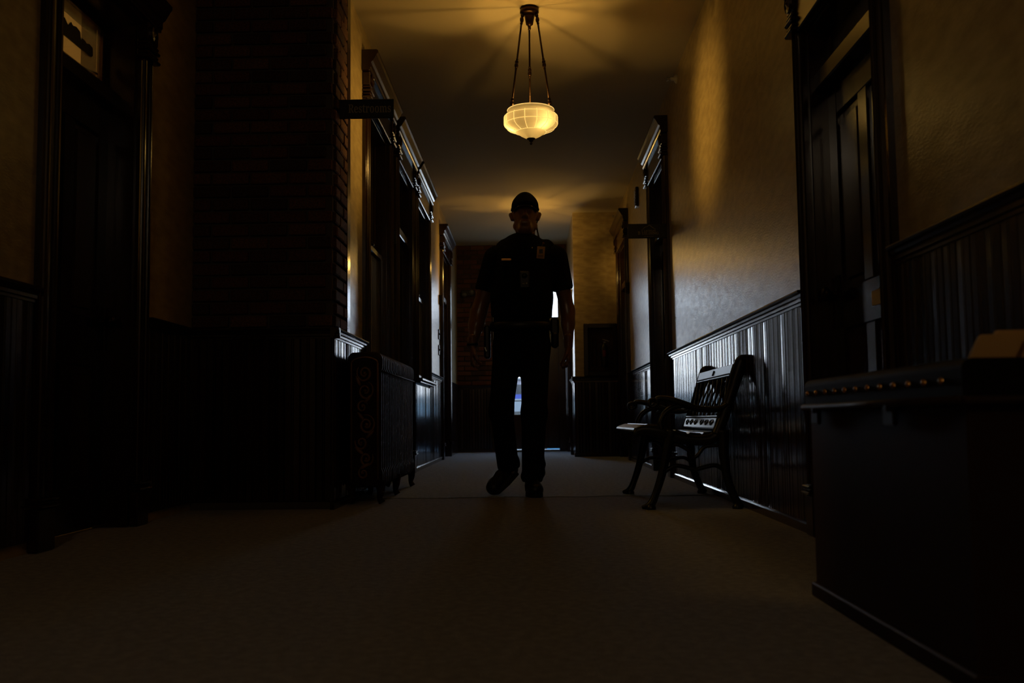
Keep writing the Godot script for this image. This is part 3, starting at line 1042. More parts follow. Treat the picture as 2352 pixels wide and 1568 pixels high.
# ------------------------------------------------------------------ the man
func hand(w: Vector3, s: float) -> Array:       # w wrist, s side the palm faces (+1 = +x)
	var b := []
	for i in 4:
		var z := (1.5 - i)
		var len: float = [0.95, 1.05, 1.0, 0.8][i]
		var k := w + Vector3(0.002 * s, -0.088 + 0.004 * absf(z - 0.3), z * 0.0205)
		b.append([w + Vector3(0, -0.012, z * 0.011), k, 0.017, 0.0125, 1.0])
		var p1 := k + Vector3(s * 0.010, -0.030 * len, 0.002)
		var p2 := p1 + Vector3(s * 0.024, -0.010 * len, 0.0)
		var p3 := p2 + Vector3(s * 0.012, 0.016 * len, 0.0)
		b.append([k, p1, 0.0100, 0.0090, 1.0])
		b.append([p1, p2, 0.0088, 0.0080, 1.0])
		b.append([p2, p3, 0.0078, 0.0070, 1.0])
	var t0 := w + Vector3(s * 0.006, -0.022, 0.022)
	var t1 := w + Vector3(s * 0.016, -0.056, 0.044)
	var t2 := t1 + Vector3(s * 0.014, -0.028, 0.002)
	var t3 := t2 + Vector3(s * 0.012, -0.018, -0.006)
	b.append([t0, t1, 0.016, 0.0115, 1.0])
	b.append([t1, t2, 0.0110, 0.0098, 1.0])
	b.append([t2, t3, 0.0096, 0.0080, 1.0])
	b.append([w + Vector3(0, 0.05, 0), w, 0.028, 0.027, 1.15])
	return b

func person() -> void:
	var t := thing("person", "man in dark uniform, vest and cap walking towards the camera in silhouette", "person", Vector3(0, -0.009, -6.10))
	t.scale = Vector3(1.02, 1.02, 1.02)
	var hx := -0.019
	var V := func(x: float, y: float, z: float) -> Vector3: return Vector3(x, y, z)
	# skeleton
	var sl := Vector3(-0.205, 1.435, -0.02)
	var el := Vector3(-0.309, 1.115, -0.035)
	var wl := Vector3(-0.345, 0.905, 0.02)
	var sr := Vector3(0.168, 1.435, -0.02)
	var er := Vector3(0.232, 1.115, -0.04)
	var wr := Vector3(0.231, 0.900, 0.02)
	var hl := Vector3(-0.135, 0.90, 0.0)
	var kl := Vector3(-0.176, 0.52, 0.02)
	var al := Vector3(-0.145, 0.16, -0.22)
	var hr := Vector3(0.035, 0.90, 0.0)
	var kr := Vector3(0.020, 0.50, 0.025)
	var ar := Vector3(0.004, 0.095, -0.045)
	var body := [
		[Vector3(-0.035, 1.36, -0.01), Vector3(-0.045, 1.18, 0.0), 0.165, 0.155, 0.62],
		[Vector3(-0.045, 1.18, 0.0), Vector3(-0.05, 0.98, 0.0), 0.155, 0.150, 0.66],
		[sl + Vector3(0.05, 0.0, 0), sr - Vector3(0.05, 0.0, 0), 0.065, 0.065, 1.0],
		[Vector3(hx - 0.045, 1.50, -0.025), Vector3(hx + 0.045, 1.50, -0.025), 0.055, 0.055, 0.9],
		[Vector3(hx, 1.64, -0.012), Vector3(hx, 1.47, -0.03), 0.058, 0.064, 1.0],
		[sl, el, 0.058, 0.046, 1.0], [el, lerp(el, wl, 0.35), 0.046, 0.042, 1.0], [lerp(el, wl, 0.35), wl, 0.042, 0.028, 1.0],
		[sr, er, 0.056, 0.041, 1.0], [er, lerp(er, wr, 0.35), 0.040, 0.037, 1.0], [lerp(er, wr, 0.35), wr, 0.037, 0.028, 1.0],
		[hl, kl, 0.078, 0.055, 1.0], [kl, al, 0.052, 0.036, 1.0], [al, al + Vector3(-0.06, -0.10, 0.09), 0.036, 0.03, 1.0],
		[hr, kr, 0.078, 0.055, 1.0], [kr, ar, 0.052, 0.038, 1.0], [ar, ar + Vector3(0.01, -0.05, 0.12), 0.036, 0.028, 1.0],
		[hl + Vector3(0.02, 0.02, 0), hr + Vector3(-0.02, 0.02, 0), 0.10, 0.10, 0.9],
	]
	var head := [
		[Vector3(hx, 1.742, -0.022), Vector3(hx, 1.715, -0.014), 0.074, 0.075, 1.2],
		[Vector3(hx, 1.70, 0.012), Vector3(hx, 1.635, 0.022), 0.069, 0.056, 1.12],
		[Vector3(hx - 0.018, 1.606, 0.050), Vector3(hx + 0.018, 1.606, 0.050), 0.030, 0.030, 1.0],
		[Vector3(hx - 0.045, 1.635, 0.0), Vector3(hx + 0.045, 1.635, 0.0), 0.030, 0.030, 1.3],
		[Vector3(hx, 1.66, -0.015), Vector3(hx, 1.57, -0.022), 0.056, 0.060, 1.0],
		[Vector3(hx, 1.722, 0.092), Vector3(hx, 1.682, 0.112), 0.009, 0.013, 1.0],
		[Vector3(hx - 0.013, 1.677, 0.098), Vector3(hx + 0.013, 1.677, 0.098), 0.009, 0.009, 1.0],
		[Vector3(hx - 0.040, 1.735, 0.080), Vector3(hx - 0.012, 1.733, 0.090), 0.009, 0.010, 1.0],
		[Vector3(hx + 0.012, 1.733, 0.090), Vector3(hx + 0.040, 1.735, 0.080), 0.010, 0.009, 1.0],
		[Vector3(hx - 0.030, 1.716, 0.076), Vector3(hx - 0.029, 1.716, 0.076), 0.013, 0.013, 1.0],
		[Vector3(hx + 0.029, 1.716, 0.076), Vector3(hx + 0.030, 1.716, 0.076), 0.013, 0.013, 1.0],
		[Vector3(hx - 0.020, 1.648, 0.082), Vector3(hx + 0.020, 1.648, 0.082), 0.007, 0.007, 1.0],
		[Vector3(hx - 0.016, 1.638, 0.080), Vector3(hx + 0.016, 1.638, 0.080), 0.008, 0.008, 1.0],
		[Vector3(hx - 0.086, 1.708, -0.012), Vector3(hx - 0.078, 1.675, -0.002), 0.014, 0.010, 1.7],
		[Vector3(hx + 0.086, 1.708, -0.012), Vector3(hx + 0.078, 1.675, -0.002), 0.014, 0.010, 1.7],
	]
	part("body", skin(body, 0.012, 0.035, [[head, 0.0042, 0.014], [hand(wl, 1.0), 0.0032, 0.007], [hand(wr, -1.0), 0.0032, 0.007]]), M.skin, t)
	# shirt with short sleeves
	var shirt := [
		[Vector3(-0.035, 1.37, -0.01), Vector3(-0.045, 1.18, 0.0), 0.176, 0.170, 0.63],
		[Vector3(-0.045, 1.18, 0.0), Vector3(-0.05, 1.01, 0.0), 0.172, 0.168, 0.66],
		[sl + Vector3(0.04, 0.015, 0), sr + Vector3(-0.04, 0.015, 0), 0.072, 0.072, 1.0],
		[Vector3(hx, 1.48, -0.03), Vector3(hx, 1.535, -0.022), 0.085, 0.073, 1.0, 1],
		[sl + Vector3(0.0, 0.01, 0), lerp(sl, el, 0.60), 0.070, 0.066, 1.05, 1],
		[sr + Vector3(0.0, 0.01, 0), lerp(sr, er, 0.60), 0.068, 0.064, 1.05, 1],
	]
	part("shirt", skin(shirt, 0.011, 0.025), M.uniform, t)
	# collar points
	var st := mb(true)
	for s in [-1.0, 1.0]:
		tube(st, curve([Vector3(hx + s * 0.012, 1.512, 0.052), Vector3(hx + s * 0.055, 1.545, 0.030), Vector3(hx + s * 0.074, 1.565, -0.02), Vector3(hx + s * 0.04, 1.572, -0.082), Vector3(hx, 1.574, -0.092)], 4), [0.010, 0.013], 8, 0.6)
	obj("collar", st, M.uniform, t)
	# trousers
	var trousers := [
		[Vector3(-0.05, 1.0, 0.0), Vector3(-0.05, 0.90, 0.0), 0.168, 0.165, 0.68],
		[hl + Vector3(0.0, 0.0, 0), kl, 0.086, 0.072, 1.05], [kl, al + Vector3(0.0, 0.015, 0), 0.070, 0.066, 1.05, 1],
		[hr + Vector3(0.0, 0.0, 0), kr, 0.088, 0.076, 1.05], [kr, ar + Vector3(0, 0.0, 0.0), 0.076, 0.062, 1.08, 1],
		[hl + Vector3(0.015, 0.0, -0.03), hr + Vector3(-0.015, 0.0, -0.03), 0.095, 0.095, 0.9],
		# folds at the knees and the cuffs
		[kl + Vector3(-0.05, -0.03, 0.03), kl + Vector3(0.05, -0.05, 0.04), 0.022, 0.016, 1.0],
		[ar + Vector3(-0.052, 0.03, 0.03), ar + Vector3(0.058, 0.05, 0.02), 0.016, 0.020, 1.0],
		[ar + Vector3(0.064, 0.10, 0.0), ar + Vector3(0.05, 0.12, 0.03), 0.018, 0.016, 1.0],
		[al + Vector3(0.045, 0.05, 0.02), al + Vector3(0.05, 0.02, -0.02), 0.024, 0.022, 1.0],
	]
	part("trousers", skin(trousers, 0.011, 0.028), M.trouser_cloth, t)
	# vest with shoulder straps and pouches
	var vest := [
		[Vector3(-0.036, 1.425, 0.005), Vector3(-0.045, 1.20, 0.01), 0.172, 0.186, 0.70],
		[Vector3(-0.045, 1.20, 0.01), Vector3(-0.048, 1.075, 0.01), 0.186, 0.184, 0.72, 1],
		[Vector3(-0.145, 1.478, -0.09), Vector3(-0.150, 1.517, -0.01), 0.030, 0.034, 1.0], [Vector3(-0.150, 1.517, -0.01), Vector3(-0.128, 1.46, 0.08), 0.034, 0.028, 1.0], [Vector3(-0.188, 1.502, -0.02), Vector3(-0.120, 1.520, -0.02), 0.026, 0.026, 1.4, 2],
		[Vector3(0.105, 1.478, -0.09), Vector3(0.110, 1.515, -0.01), 0.030, 0.034, 1.0], [Vector3(0.110, 1.515, -0.01), Vector3(0.090, 1.46, 0.08), 0.034, 0.028, 1.0], [Vector3(0.086, 1.522, -0.02), Vector3(0.142, 1.500, -0.02), 0.026, 0.026, 1.4, 2],
	]
	var vm := part("vest", skin(vest, 0.011, 0.02), M.vest_cloth, t)
	for e in [[-0.135, 1.18, 0.11, 0.075, 0.10, 0.035], [0.045, 1.18, 0.11, 0.075, 0.10, 0.035], [-0.045, 1.14, 0.125, 0.07, 0.12, 0.03], [-0.13, 1.34, 0.10, 0.06, 0.08, 0.03]]:
		st = mb()
		cbox(st, Vector3(e[0], e[1], e[2]), Vector3(e[3], e[4], e[5]), 0.008)
		cbox(st, Vector3(e[0], e[1] + e[4] * 0.38, e[2] + 0.006), Vector3(e[3] + 0.006, e[4] * 0.3, e[5]), 0.006)
		obj("pouch", st, M.vest_cloth, vm)
	st = mb()
	cbox(st, Vector3(-0.134, 1.411, 0.128), Vector3(0.060, 0.014, 0.006), 0.002)
	var nm := obj("name_strip", st, M.brass, vm)
	nm.set_meta("label", "small tan name strip on the chest")
	# identity card on a clip
	st = mb()
	cbox(st, Vector3(0.072, 1.449, 0.135), Vector3(0.047, 0.072, 0.003), 0.001, Basis(Vector3(0, 0, 1), -0.09))
	var card := obj("badge_card", st, M.tan_card, vm)
	card.set_meta("label", "tan identity card hanging from a clip")
	st = mb()
	cbox(st, Vector3(0.073, 1.456, 0.1375), Vector3(0.022, 0.026, 0.002), 0.0005)
	for k in 2: cbox(st, Vector3(0.070, 1.432 - k * 0.009, 0.1375), Vector3(0.032, 0.003, 0.002), 0.0005)
	obj("card_print", st, M.leather, card)
	st = mb(true)
	ball(st, Vector3(0.088, 1.507, 0.118), Vector3(0.007, 0.007, 0.005), 12, 8)
	tube(st, [Vector3(0.086, 1.502, 0.120), Vector3(0.076, 1.486, 0.132)], [0.002], 6)
	obj("badge_clip", st, M.brass, card)
	# body camera: round green lens above a small housing
	st = mb()
	cbox(st, Vector3(-0.027, 1.287, 0.135), Vector3(0.062, 0.105, 0.026), 0.008)
	var bc := obj("body_camera", st, M.black_plastic, vm)
	st = mb(true)
	ball(st, Vector3(-0.027, 1.312, 0.148), Vector3(0.018, 0.018, 0.008), 18, 8)
	obj("camera_lens", st, M.lens_green, bc)
	st = mb(true)
	ball(st, Vector3(-0.034, 1.262, 0.148), Vector3(0.008, 0.007, 0.004), 12, 6); ball(st, Vector3(-0.017, 1.262, 0.148), Vector3(0.007, 0.008, 0.004), 12, 6)
	obj("camera_button", st, M.steel, bc)
	for e in [Vector3(0.020, 1.480, 0.118), Vector3(-0.079, 1.184, 0.140)]:
		st = mb(true)
		ball(st, e, Vector3(0.005, 0.006, 0.004), 10, 6)
		obj("snap", st, M.steel, vm)
	# belt, holster, radio pouch
	st = mb(true)
	var pts := []
	for k in 41: pts.append(Vector3(-0.052 + cos(TAU * k / 40.0) * 0.182, 1.022, sin(TAU * k / 40.0) * 0.126))
	tube(st, pts, [0.010], 8, 2.6, Vector3.UP)
	var belt := obj("belt", st, M.leather, t)
	st = mb()
	cbox(st, Vector3(0.150, 1.02, 0.0), Vector3(0.052, 0.10, 0.075), 0.012); cbox(st, Vector3(0.150, 0.94, 0.01), Vector3(0.046, 0.10, 0.06), 0.014, Basis(Vector3(1, 0, 0), 0.15))
	obj("holster", st, M.leather, belt)
	st = mb()
	cbox(st, Vector3(-0.256, 0.93, 0.0), Vector3(0.040, 0.20, 0.07), 0.012)
	obj("radio_pouch", st, M.leather, belt)
	st = mb()
	cbox(st, Vector3(-0.265, 0.885, 0.043), Vector3(0.010, 0.03, 0.006), 0.002, Basis(Vector3(0, 0, 1), 0.4))
	obj("buckle", st, M.steel, belt)
	# cap
	var cm := skin([[Vector3(hx, 1.757, -0.02), Vector3(hx, 1.733, -0.022), 0.083, 0.0885, 1.2, 1], [Vector3(hx, 1.79, 0.015), Vector3(hx, 1.745, 0.035), 0.05, 0.06, 1.0, 1]], 0.005, 0.02)
	var cap := part("cap", cm, M.cap_cloth, t)
	st = mb(true)
	for side in 2:
		for i in 12:
			for j in 4:
				var q := []
				for e in [[i, j], [i + 1, j], [i + 1, j + 1], [i, j + 1]]:
					var a: float = lerpf(-1.15, 1.15, e[0] / 12.0)
					var r: float = e[1] / 4.0
					var rr := 0.086 + r * 0.068 * cos(a * 0.95)
					q.append(Vector3(hx + sin(a) * (0.084 + r * 0.006), 1.752 - 0.020 * r - 0.028 * a * a * 0.6 - side * 0.004, -0.02 + cos(a) * 0.010 + rr * cos(a)))
				if side == 0: quad(st, q[0], q[3], q[2], q[1])
				else: quad(st, q[0], q[1], q[2], q[3])
	obj("bill", st, M.cap_cloth, cap)
	st = mb(true)
	pts = []
	for k in 13:
		var a := lerpf(-0.42, 0.42, k / 12.0)
		pts.append(Vector3(hx + sin(a) * 0.082, 1.808 - 0.010 * absf(a), -0.02 + cos(a) * 0.076))
	tube(st, pts, spread([0.003, 0.006, 0.006, 0.003], 13), 8, 0.5, Vector3.UP)
	obj("cap_badge", st, M.dim_patch, cap)
	st = mb(true)
	ball(st, Vector3(hx, 1.843, -0.02), Vector3(0.008, 0.004, 0.008), 10, 5)
	obj("cap_button", st, M.cap_cloth, cap)
	var hair := [[Vector3(hx, 1.72, -0.035), Vector3(hx, 1.66, -0.045), 0.079, 0.064, 1.05]]
	part("hair", skin(hair, 0.006, 0.01), M.hair, t)
	# ear-piece cord
	st = mb(true)
	tube(st, curve([Vector3(hx + 0.086, 1.690, 0.0), Vector3(hx + 0.068, 1.640, 0.0), Vector3(hx + 0.072, 1.60, 0.005), Vector3(hx + 0.086, 1.56, 0.01), Vector3(hx + 0.10, 1.52, 0.0)], 6), [0.0028], 8)
	obj("earpiece_cord", st, M.black_plastic, t)
	# watch on the man's right wrist
	st = mb(true)
	pts = []
	for k in 21: pts.append(wl + Vector3(0.0, 0.012, 0) + Vector3(cos(TAU * k / 20.0) * 0.032, 0, sin(TAU * k / 20.0) * 0.034))
	tube(st, pts, [0.003], 6, 3.0, Vector3.UP)
	obj("watch", st, M.black_plastic, t)
	# shoes
	var toe := (Vector3(-0.230, 0.055, -0.085) - al)
	var shoe_l := [
		[al + Vector3(0.010, -0.005, -0.035), al + toe * 0.45, 0.042, 0.046, 1.0], [al + toe * 0.45, al + toe * 0.98, 0.046, 0.046, 1.0],
		[al + Vector3(0.022, -0.005, -0.05), al + Vector3(0.0, 0.05, 0.0), 0.040, 0.042, 1.0],
		[al + toe * 0.80 + Vector3(-0.022, 0.0, -0.01), al + toe * 0.95 + Vector3(-0.012, -0.002, 0.0), 0.034, 0.032, 1.0]]
	var sh := part("shoe", skin(shoe_l, 0.008, 0.02), M.leather, t)
	st = mb(true)
	tube(st, [al + Vector3(0.030, -0.034, -0.060), al + toe * 0.45 + Vector3(0.016, -0.040, -0.018), al + toe * 0.98 + Vector3(0.008, -0.030, -0.004)], [0.018, 0.018, 0.016], 10, 2.3, Vector3(1, 0, 0.6))
	obj("sole", st, M.rubber, sh)
	var shoe_r := [
		[Vector3(0.004, 0.060, -0.10), Vector3(0.010, 0.058, 0.02), 0.042, 0.046, 1.0], [Vector3(0.010, 0.058, 0.02), Vector3(0.020, 0.052, 0.095), 0.048, 0.042, 1.0],
		[Vector3(0.004, 0.07, -0.06), Vector3(0.004, 0.13, -0.05), 0.044, 0.044, 1.0], [Vector3(0.034, 0.05, 0.06), Vector3(0.028, 0.048, 0.09), 0.034, 0.032, 1.0]]
	sh = part("shoe", skin(shoe_r, 0.008, 0.02), M.leather, t)
	st = mb()
	var sole := PackedVector2Array()
	for k in 24:
		var a := TAU * k / 24.0
		sole.append(Vector2(0.012 + cos(a) * (0.050 + 0.010 * sin(a)) + 0.012 * sin(a), 0.0 - sin(a) * 0.145))
	sweep(st, sole, Vector3(0, 0.009, 0), Vector3(0, 0.032, 0), Vector3(1, 0, 0), Vector3(0, 0, -1))
	obj("sole", st, M.rubber, sh)

# ------------------------------------------------------------------ cast-iron bench
func bench() -> void:
	var zn := -5.13
	var zf := -6.20
	var zc := (zn + zf) * 0.5
	var t := thing("bench", "black cast-iron bench with lattice back against the right wainscot", "bench", Vector3(0, 0, zc))
	var q := func(l: Array) -> Array:
		return curve(l.map(func(e): return Vector3(e[0] * 1.02, 0.463 + (e[1] - 0.463) * 1.02, 0.0)), 6)
	var bar := func(called: String, l: Array, r: Array, wide: float, z: float, parent: Node) -> MeshInstance3D:
		var p: Array = q.call(l)
		for i in p.size(): p[i] = p[i] + Vector3(0, 0, z)
		var st := mb(true)
		tube(st, p, spread(r, p.size()), 10, wide)
		return obj(called, st, M.iron, parent)
	for z in [zn - zc, zf - zc]:
		var leg_f: MeshInstance3D = bar.call("leg", [[0.705, 0.40], [0.682, 0.31], [0.652, 0.185], [0.618, 0.085], [0.592, 0.034], [0.548, 0.020]], [0.034, 0.026, 0.021, 0.019, 0.022, 0.008], 0.8, z, t)
		var st := mb(true)
		lathe(st, [[0.026, 0.0], [0.027, 0.012], [0.018, 0.03], [0.0, 0.034]], 12, Vector3(0.604, 0.0, z))
		obj("foot_pad", st, M.iron, leg_f)
		var leg_b: MeshInstance3D = bar.call("leg", [[0.960, 0.40], [0.963, 0.29], [0.975, 0.17], [1.004, 0.08], [1.030, 0.03], [1.052, 0.018]], [0.036, 0.027, 0.022, 0.021, 0.022, 0.012], 0.8, z, t)
		st = mb(true)
		lathe(st, [[0.026, 0.0], [0.027, 0.012], [0.018, 0.03], [0.0, 0.034]], 12, Vector3(1.044, 0.0, z))
		obj("foot_pad", st, M.iron, leg_b)
		bar.call("seat_bearer", [[0.522, 0.372], [0.535, 0.398], [0.575, 0.406], [0.64, 0.396], [0.72, 0.368], [0.82, 0.350], [0.90, 0.356], [0.955, 0.392]], [0.014, 0.020, 0.026, 0.032, 0.030, 0.026, 0.028, 0.030], 0.7, z, t)
		bar.call("back_upright", [[0.930, 0.375], [0.965, 0.46], [1.005, 0.57], [1.042, 0.68], [1.066, 0.742], [1.084, 0.752], [1.082, 0.716]], [0.030, 0.028, 0.028, 0.032, 0.034, 0.020, 0.010], 0.7, z, t)
		var arm: MeshInstance3D = bar.call("armrest", [[0.612, 0.528], [0.628, 0.536], [0.622, 0.556], [0.600, 0.552], [0.596, 0.532], [0.612, 0.520], [0.636, 0.535], [0.640, 0.562], [0.70, 0.556], [0.77, 0.532], [0.85, 0.506], [0.94, 0.506], [0.985, 0.528]], [0.008, 0.008, 0.009, 0.010, 0.011, 0.012, 0.013, 0.014, 0.017, 0.018, 0.017, 0.016, 0.014], 1.7, z, t)
		bar.call("arm_bracket", [[0.655, 0.405], [0.650, 0.44], [0.672, 0.485], [0.715, 0.515], [0.775, 0.522], [0.790, 0.505], [0.775, 0.495], [0.765, 0.505]], [0.018, 0.016, 0.015, 0.014, 0.012, 0.011, 0.010, 0.008], 1.1, z, arm)
		bar.call("stretcher", [[0.655, 0.190], [0.72, 0.224], [0.79, 0.212], [0.82, 0.204], [0.85, 0.212], [0.92, 0.224], [0.975, 0.190]], [0.011], 1.2, z, t)
		bar.call("scroll_bracket", [[0.685, 0.320], [0.73, 0.330], [0.78, 0.305], [0.80, 0.275], [0.82, 0.268], [0.84, 0.285], [0.87, 0.318], [0.94, 0.325]], [0.010], 1.2, z, t)
	# seat slats
	for e in [[0.548, 0.402, 0.35], [0.612, 0.412, -0.02], [0.682, 0.398, -0.30], [0.752, 0.376, -0.26], [0.824, 0.366, -0.08], [0.894, 0.370, 0.10]]:
		var st := mb()
		cbox(st, Vector3(e[0] * 1.02, 0.463 + (e[1] - 0.463) * 1.02 + 0.012, 0), Vector3(0.066, 0.020, zn - zf - 0.02), 0.007, Basis(Vector3(0, 0, 1), e[2]))
		obj("seat_slat", st, M.bench_paint, t)
	# back: framed lattice panel between the uprights
	var b0 := Vector3(0.945, 0.405, 0.0)
	var b1 := Vector3(1.055, 0.738, 0.0)
	var up := (b1 - b0).normalized()
	var nrm := up.cross(Vector3(0, 0, 1)).normalized()
	var bs := Basis(Vector3(0, 0, 1), up, nrm)
	var L := (b1 - b0).length()
	var wz := zn - zf - 0.05
	var st := mb()
	cbox(st, b0 + up * (L - 0.028), Vector3(wz, 0.056, 0.016), 0.005, bs)
	cbox(st, b0 + up * (L - 0.064), Vector3(wz, 0.008, 0.020), 0.002, bs)
	var top := obj("top_rail", st, M.bench_paint, t)
	st = mb()
	cbox(st, b0 + up * (L - 0.030) - nrm * 0.010, Vector3(0.026, 0.028, 0.008), 0.002, bs)
	cbox(st, b0 + up * (L - 0.030) + nrm * 0.010, Vector3(0.026, 0.028, 0.008), 0.002, bs)
	obj("rail_boss", st, M.iron, top)
	st = mb()
	cbox(st, b0 + up * 0.030, Vector3(wz, 0.060, 0.016), 0.005, bs)
	cbox(st, b0 + up * 0.066, Vector3(wz, 0.008, 0.020), 0.002, bs)
	var low := obj("bottom_rail", st, M.bench_paint, t)
	st = mb(true)
	for s in [-1.0, 1.0]:
		for side in [-1.0, 1.0]:
			for k in 3:
				var pp := []
				for i in 19:
					var a := i / 18.0 * TAU * 1.2
					var r := 0.020 * (1.0 - i / 24.0)
					pp.append(b0 + up * (0.030 + sin(a) * r * 0.9) + Vector3(0, 0, s * (0.10 + 0.15 * k) + cos(a * s) * r * 2.6) + nrm * side * 0.008)
				tube(st, pp, spread([0.004, 0.006, 0.003], 19), 6)
	obj("scrollwork", st, M.bench_paint, low)
	var n := 16
	var half := (L - 0.068 - 0.070) * 0.5
	var mid := b0 + up * (0.070 + half)
	for i in n:
		st = mb(true)
		var z0 := lerpf(-wz / 2 + 0.015, wz / 2 - 0.015, i / float(n - 1))
		var amp := wz / (n - 1) * 0.5
		var sg := 1.0 if i % 2 else -1.0
		var pp := []
		for k in 25:
			var v := k / 24.0 * 2.0 - 1.0
			pp.append(mid + up * v * half + Vector3(0, 0, z0 + sg * amp * 0.80 * cos(v * PI * 1.5 + 0.4)))
		tube(st, pp, [0.0055], 8, 0.9, nrm)
		obj("lattice_bar", st, M.bench_paint, t)

# ------------------------------------------------------------------ radiator
func radiator() -> void:
	var z0 := -5.60
	var z1 := -7.14
	var n := 22
	var xc := -0.935
	var t := thing("radiator", "ornate bronze-painted cast-iron column radiator against the left wall", "radiator", Vector3(xc, 0, 0))
	var pitch := (z1 - z0) / n
	# one section: an upright slab with rounded top and three columns
	var st := mb(true)
	var hw := 0.098
	var outline := PackedVector2Array()
	for k in 9:
		var a := PI * k / 8.0
		outline.append(Vector2(cos(a) * 0.045 + signf(cos(a)) * (hw - 0.045), 0.815 + sin(a) * 0.042))
	outline.append_array([Vector2(-hw, 0.77), Vector2(-hw + 0.008, 0.745), Vector2(-hw + 0.008, 0.20), Vector2(-hw, 0.175), Vector2(-hw, 0.115), Vector2(-hw + 0.02, 0.095), Vector2(hw - 0.02, 0.095), Vector2(hw, 0.115), Vector2(hw, 0.175), Vector2(hw - 0.008, 0.20), Vector2(hw - 0.008, 0.745), Vector2(hw, 0.77)])
	var d := absf(pitch) * 0.5
	var inner := PackedVector2Array()
	var cen := Vector2(0, 0.45)
	for p in outline: inner.append(p + (cen - p) * Vector2(0.22, 0.035))
	var rings := [[inner, -d * 0.92], [outline, -d * 0.45], [outline, d * 0.45], [inner, d * 0.92]]
	for r in 3:
		for i in outline.size():
			var j := (i + 1) % outline.size()
			var a: PackedVector2Array = rings[r][0]
			var b: PackedVector2Array = rings[r + 1][0]
			quad(st, Vector3(a[i].x, a[i].y, rings[r][1]), Vector3(a[j].x, a[j].y, rings[r][1]), Vector3(b[j].x, b[j].y, rings[r + 1][1]), Vector3(b[i].x, b[i].y, rings[r + 1][1]))
	var tr := Geometry2D.triangulate_polygon(inner)
	for s in [-1.0, 1.0]:
		for i in range(0, tr.size(), 3):
			face_out(st, [Vector3(inner[tr[i]].x, inner[tr[i]].y, s * d * 0.92), Vector3(inner[tr[i + 1]].x, inner[tr[i + 1]].y, s * d * 0.92), Vector3(inner[tr[i + 2]].x, inner[tr[i + 2]].y, s * d * 0.92)], Vector3(0, 0.45, 0))
	var sec := done(st)
	for i in n:
		part("section", sec, M.radiator_paint, t, Vector3(0, 0, z0 + pitch * (i + 0.5)))
	# header rails that tie the sections
	st = mb(true)
	for x in [-0.03, 0.03]:
		tube(st, [Vector3(x, 0.80, z0 - 0.01), Vector3(x, 0.80, z1 + 0.01)], [0.026], 10)
	obj("header_pipe", st, M.radiator_paint, t)
	# legs at both ends and the middle
	for e in [[z0 - 0.05, 0.085], [z0 - 0.05, -0.085], [-6.30, 0.085], [-6.30, -0.085], [z1 + 0.04, 0.085], [z1 + 0.04, -0.085]]:
		st = mb(true)
		tube(st, curve([Vector3(e[1] * 0.9, 0.13, e[0]), Vector3(e[1] * 0.98, 0.08, e[0]), Vector3(e[1] * 0.92, 0.035, e[0]), Vector3(e[1] * 1.08, 0.006, e[0])], 5), spread([0.034, 0.024, 0.016, 0.020], 16), 10)
		obj("leg", st, M.radiator_paint, t)
	# raised scrolls and rosettes on the end that faces the camera
	var zf := z0 + 0.004
	var orn := func(c: Vector2, r: float, turns: float, dir: float, a0: float) -> void:
		var pp := []
		for i in 27:
			var u := i / 26.0
			var a := a0 + dir * u * TAU * turns
			pp.append(Vector3(c.x + cos(a) * r * (1.0 - 0.8 * u), c.y + sin(a) * r * (1.0 - 0.8 * u) * 1.15, zf))
		var s2 := mb(true)
		tube(s2, pp, spread([0.004, 0.009, 0.007, 0.008], 27), 8, 0.9)
		ball(s2, Vector3(c.x, c.y, zf), Vector3(r * 0.24, r * 0.24, 0.010), 12, 6)
		obj("scroll_relief", s2, M.radiator_gilt, t)
	for e in [[0.0, 0.735, 0.045, 1.6, 1.0, 2.4], [0.005, 0.635, 0.048, 1.5, -1.0, 1.2], [-0.012, 0.545, 0.032, 1.3, 1.0, 0.4], [0.012, 0.445, 0.050, 1.7, -1.0, 1.9], [-0.018, 0.345, 0.036, 1.4, 1.0, 2.8], [0.010, 0.255, 0.040, 1.5, -1.0, 0.6], [-0.006, 0.175, 0.030, 1.3, 1.0, 1.8]]:
		orn.call(Vector2(e[0], e[1]), e[2], e[3], e[4], e[5])
	for e in [[0.02, 0.59, 0.9], [-0.02, 0.49, 2.2], [0.03, 0.39, 0.8], [-0.03, 0.30, 2.4], [0.0, 0.215, 0.5], [-0.035, 0.69, 2.0]]:
		st = mb(true)
		ball(st, Vector3.ZERO, Vector3(0.034, 0.012, 0.009), 12, 6)
		var lf := obj("leaf_relief", st, M.radiator_gilt, t, Vector3(e[0], e[1], zf))
		lf.rotation.z = e[2]
	st = mb(true)
	for x in [-0.074, 0.074]:
		tube(st, [Vector3(x, 0.14, zf), Vector3(x, 0.79, zf)], [0.006], 8)
	var pa := []
	for k in 13: pa.append(Vector3(cos(PI * k / 12.0) * 0.074, 0.79 + sin(PI * k / 12.0) * 0.034, zf))
	tube(st, pa, [0.006], 8)
	obj("bead_border", st, M.radiator_gilt, t)
	st = mb(true)
	tube(st, [Vector3(0.0985, 0.745, z0), Vector3(0.0985, 0.745, z1)], [0.005], 8)
	obj("side_bead", st, M.radiator_paint, t)

# ------------------------------------------------------------------ signs
func text_mesh(s: String, font: String, size: float, weight := 400, italic := false) -> TextMesh:
	var f := SystemFont.new()
	f.font_names = PackedStringArray([font])
	f.font_weight = weight
	f.font_italic = italic
	var tm := TextMesh.new()
	tm.text = s
	tm.font = f
	tm.font_size = 64
	tm.pixel_size = size / 64.0
	tm.depth = 0.002
	return tm

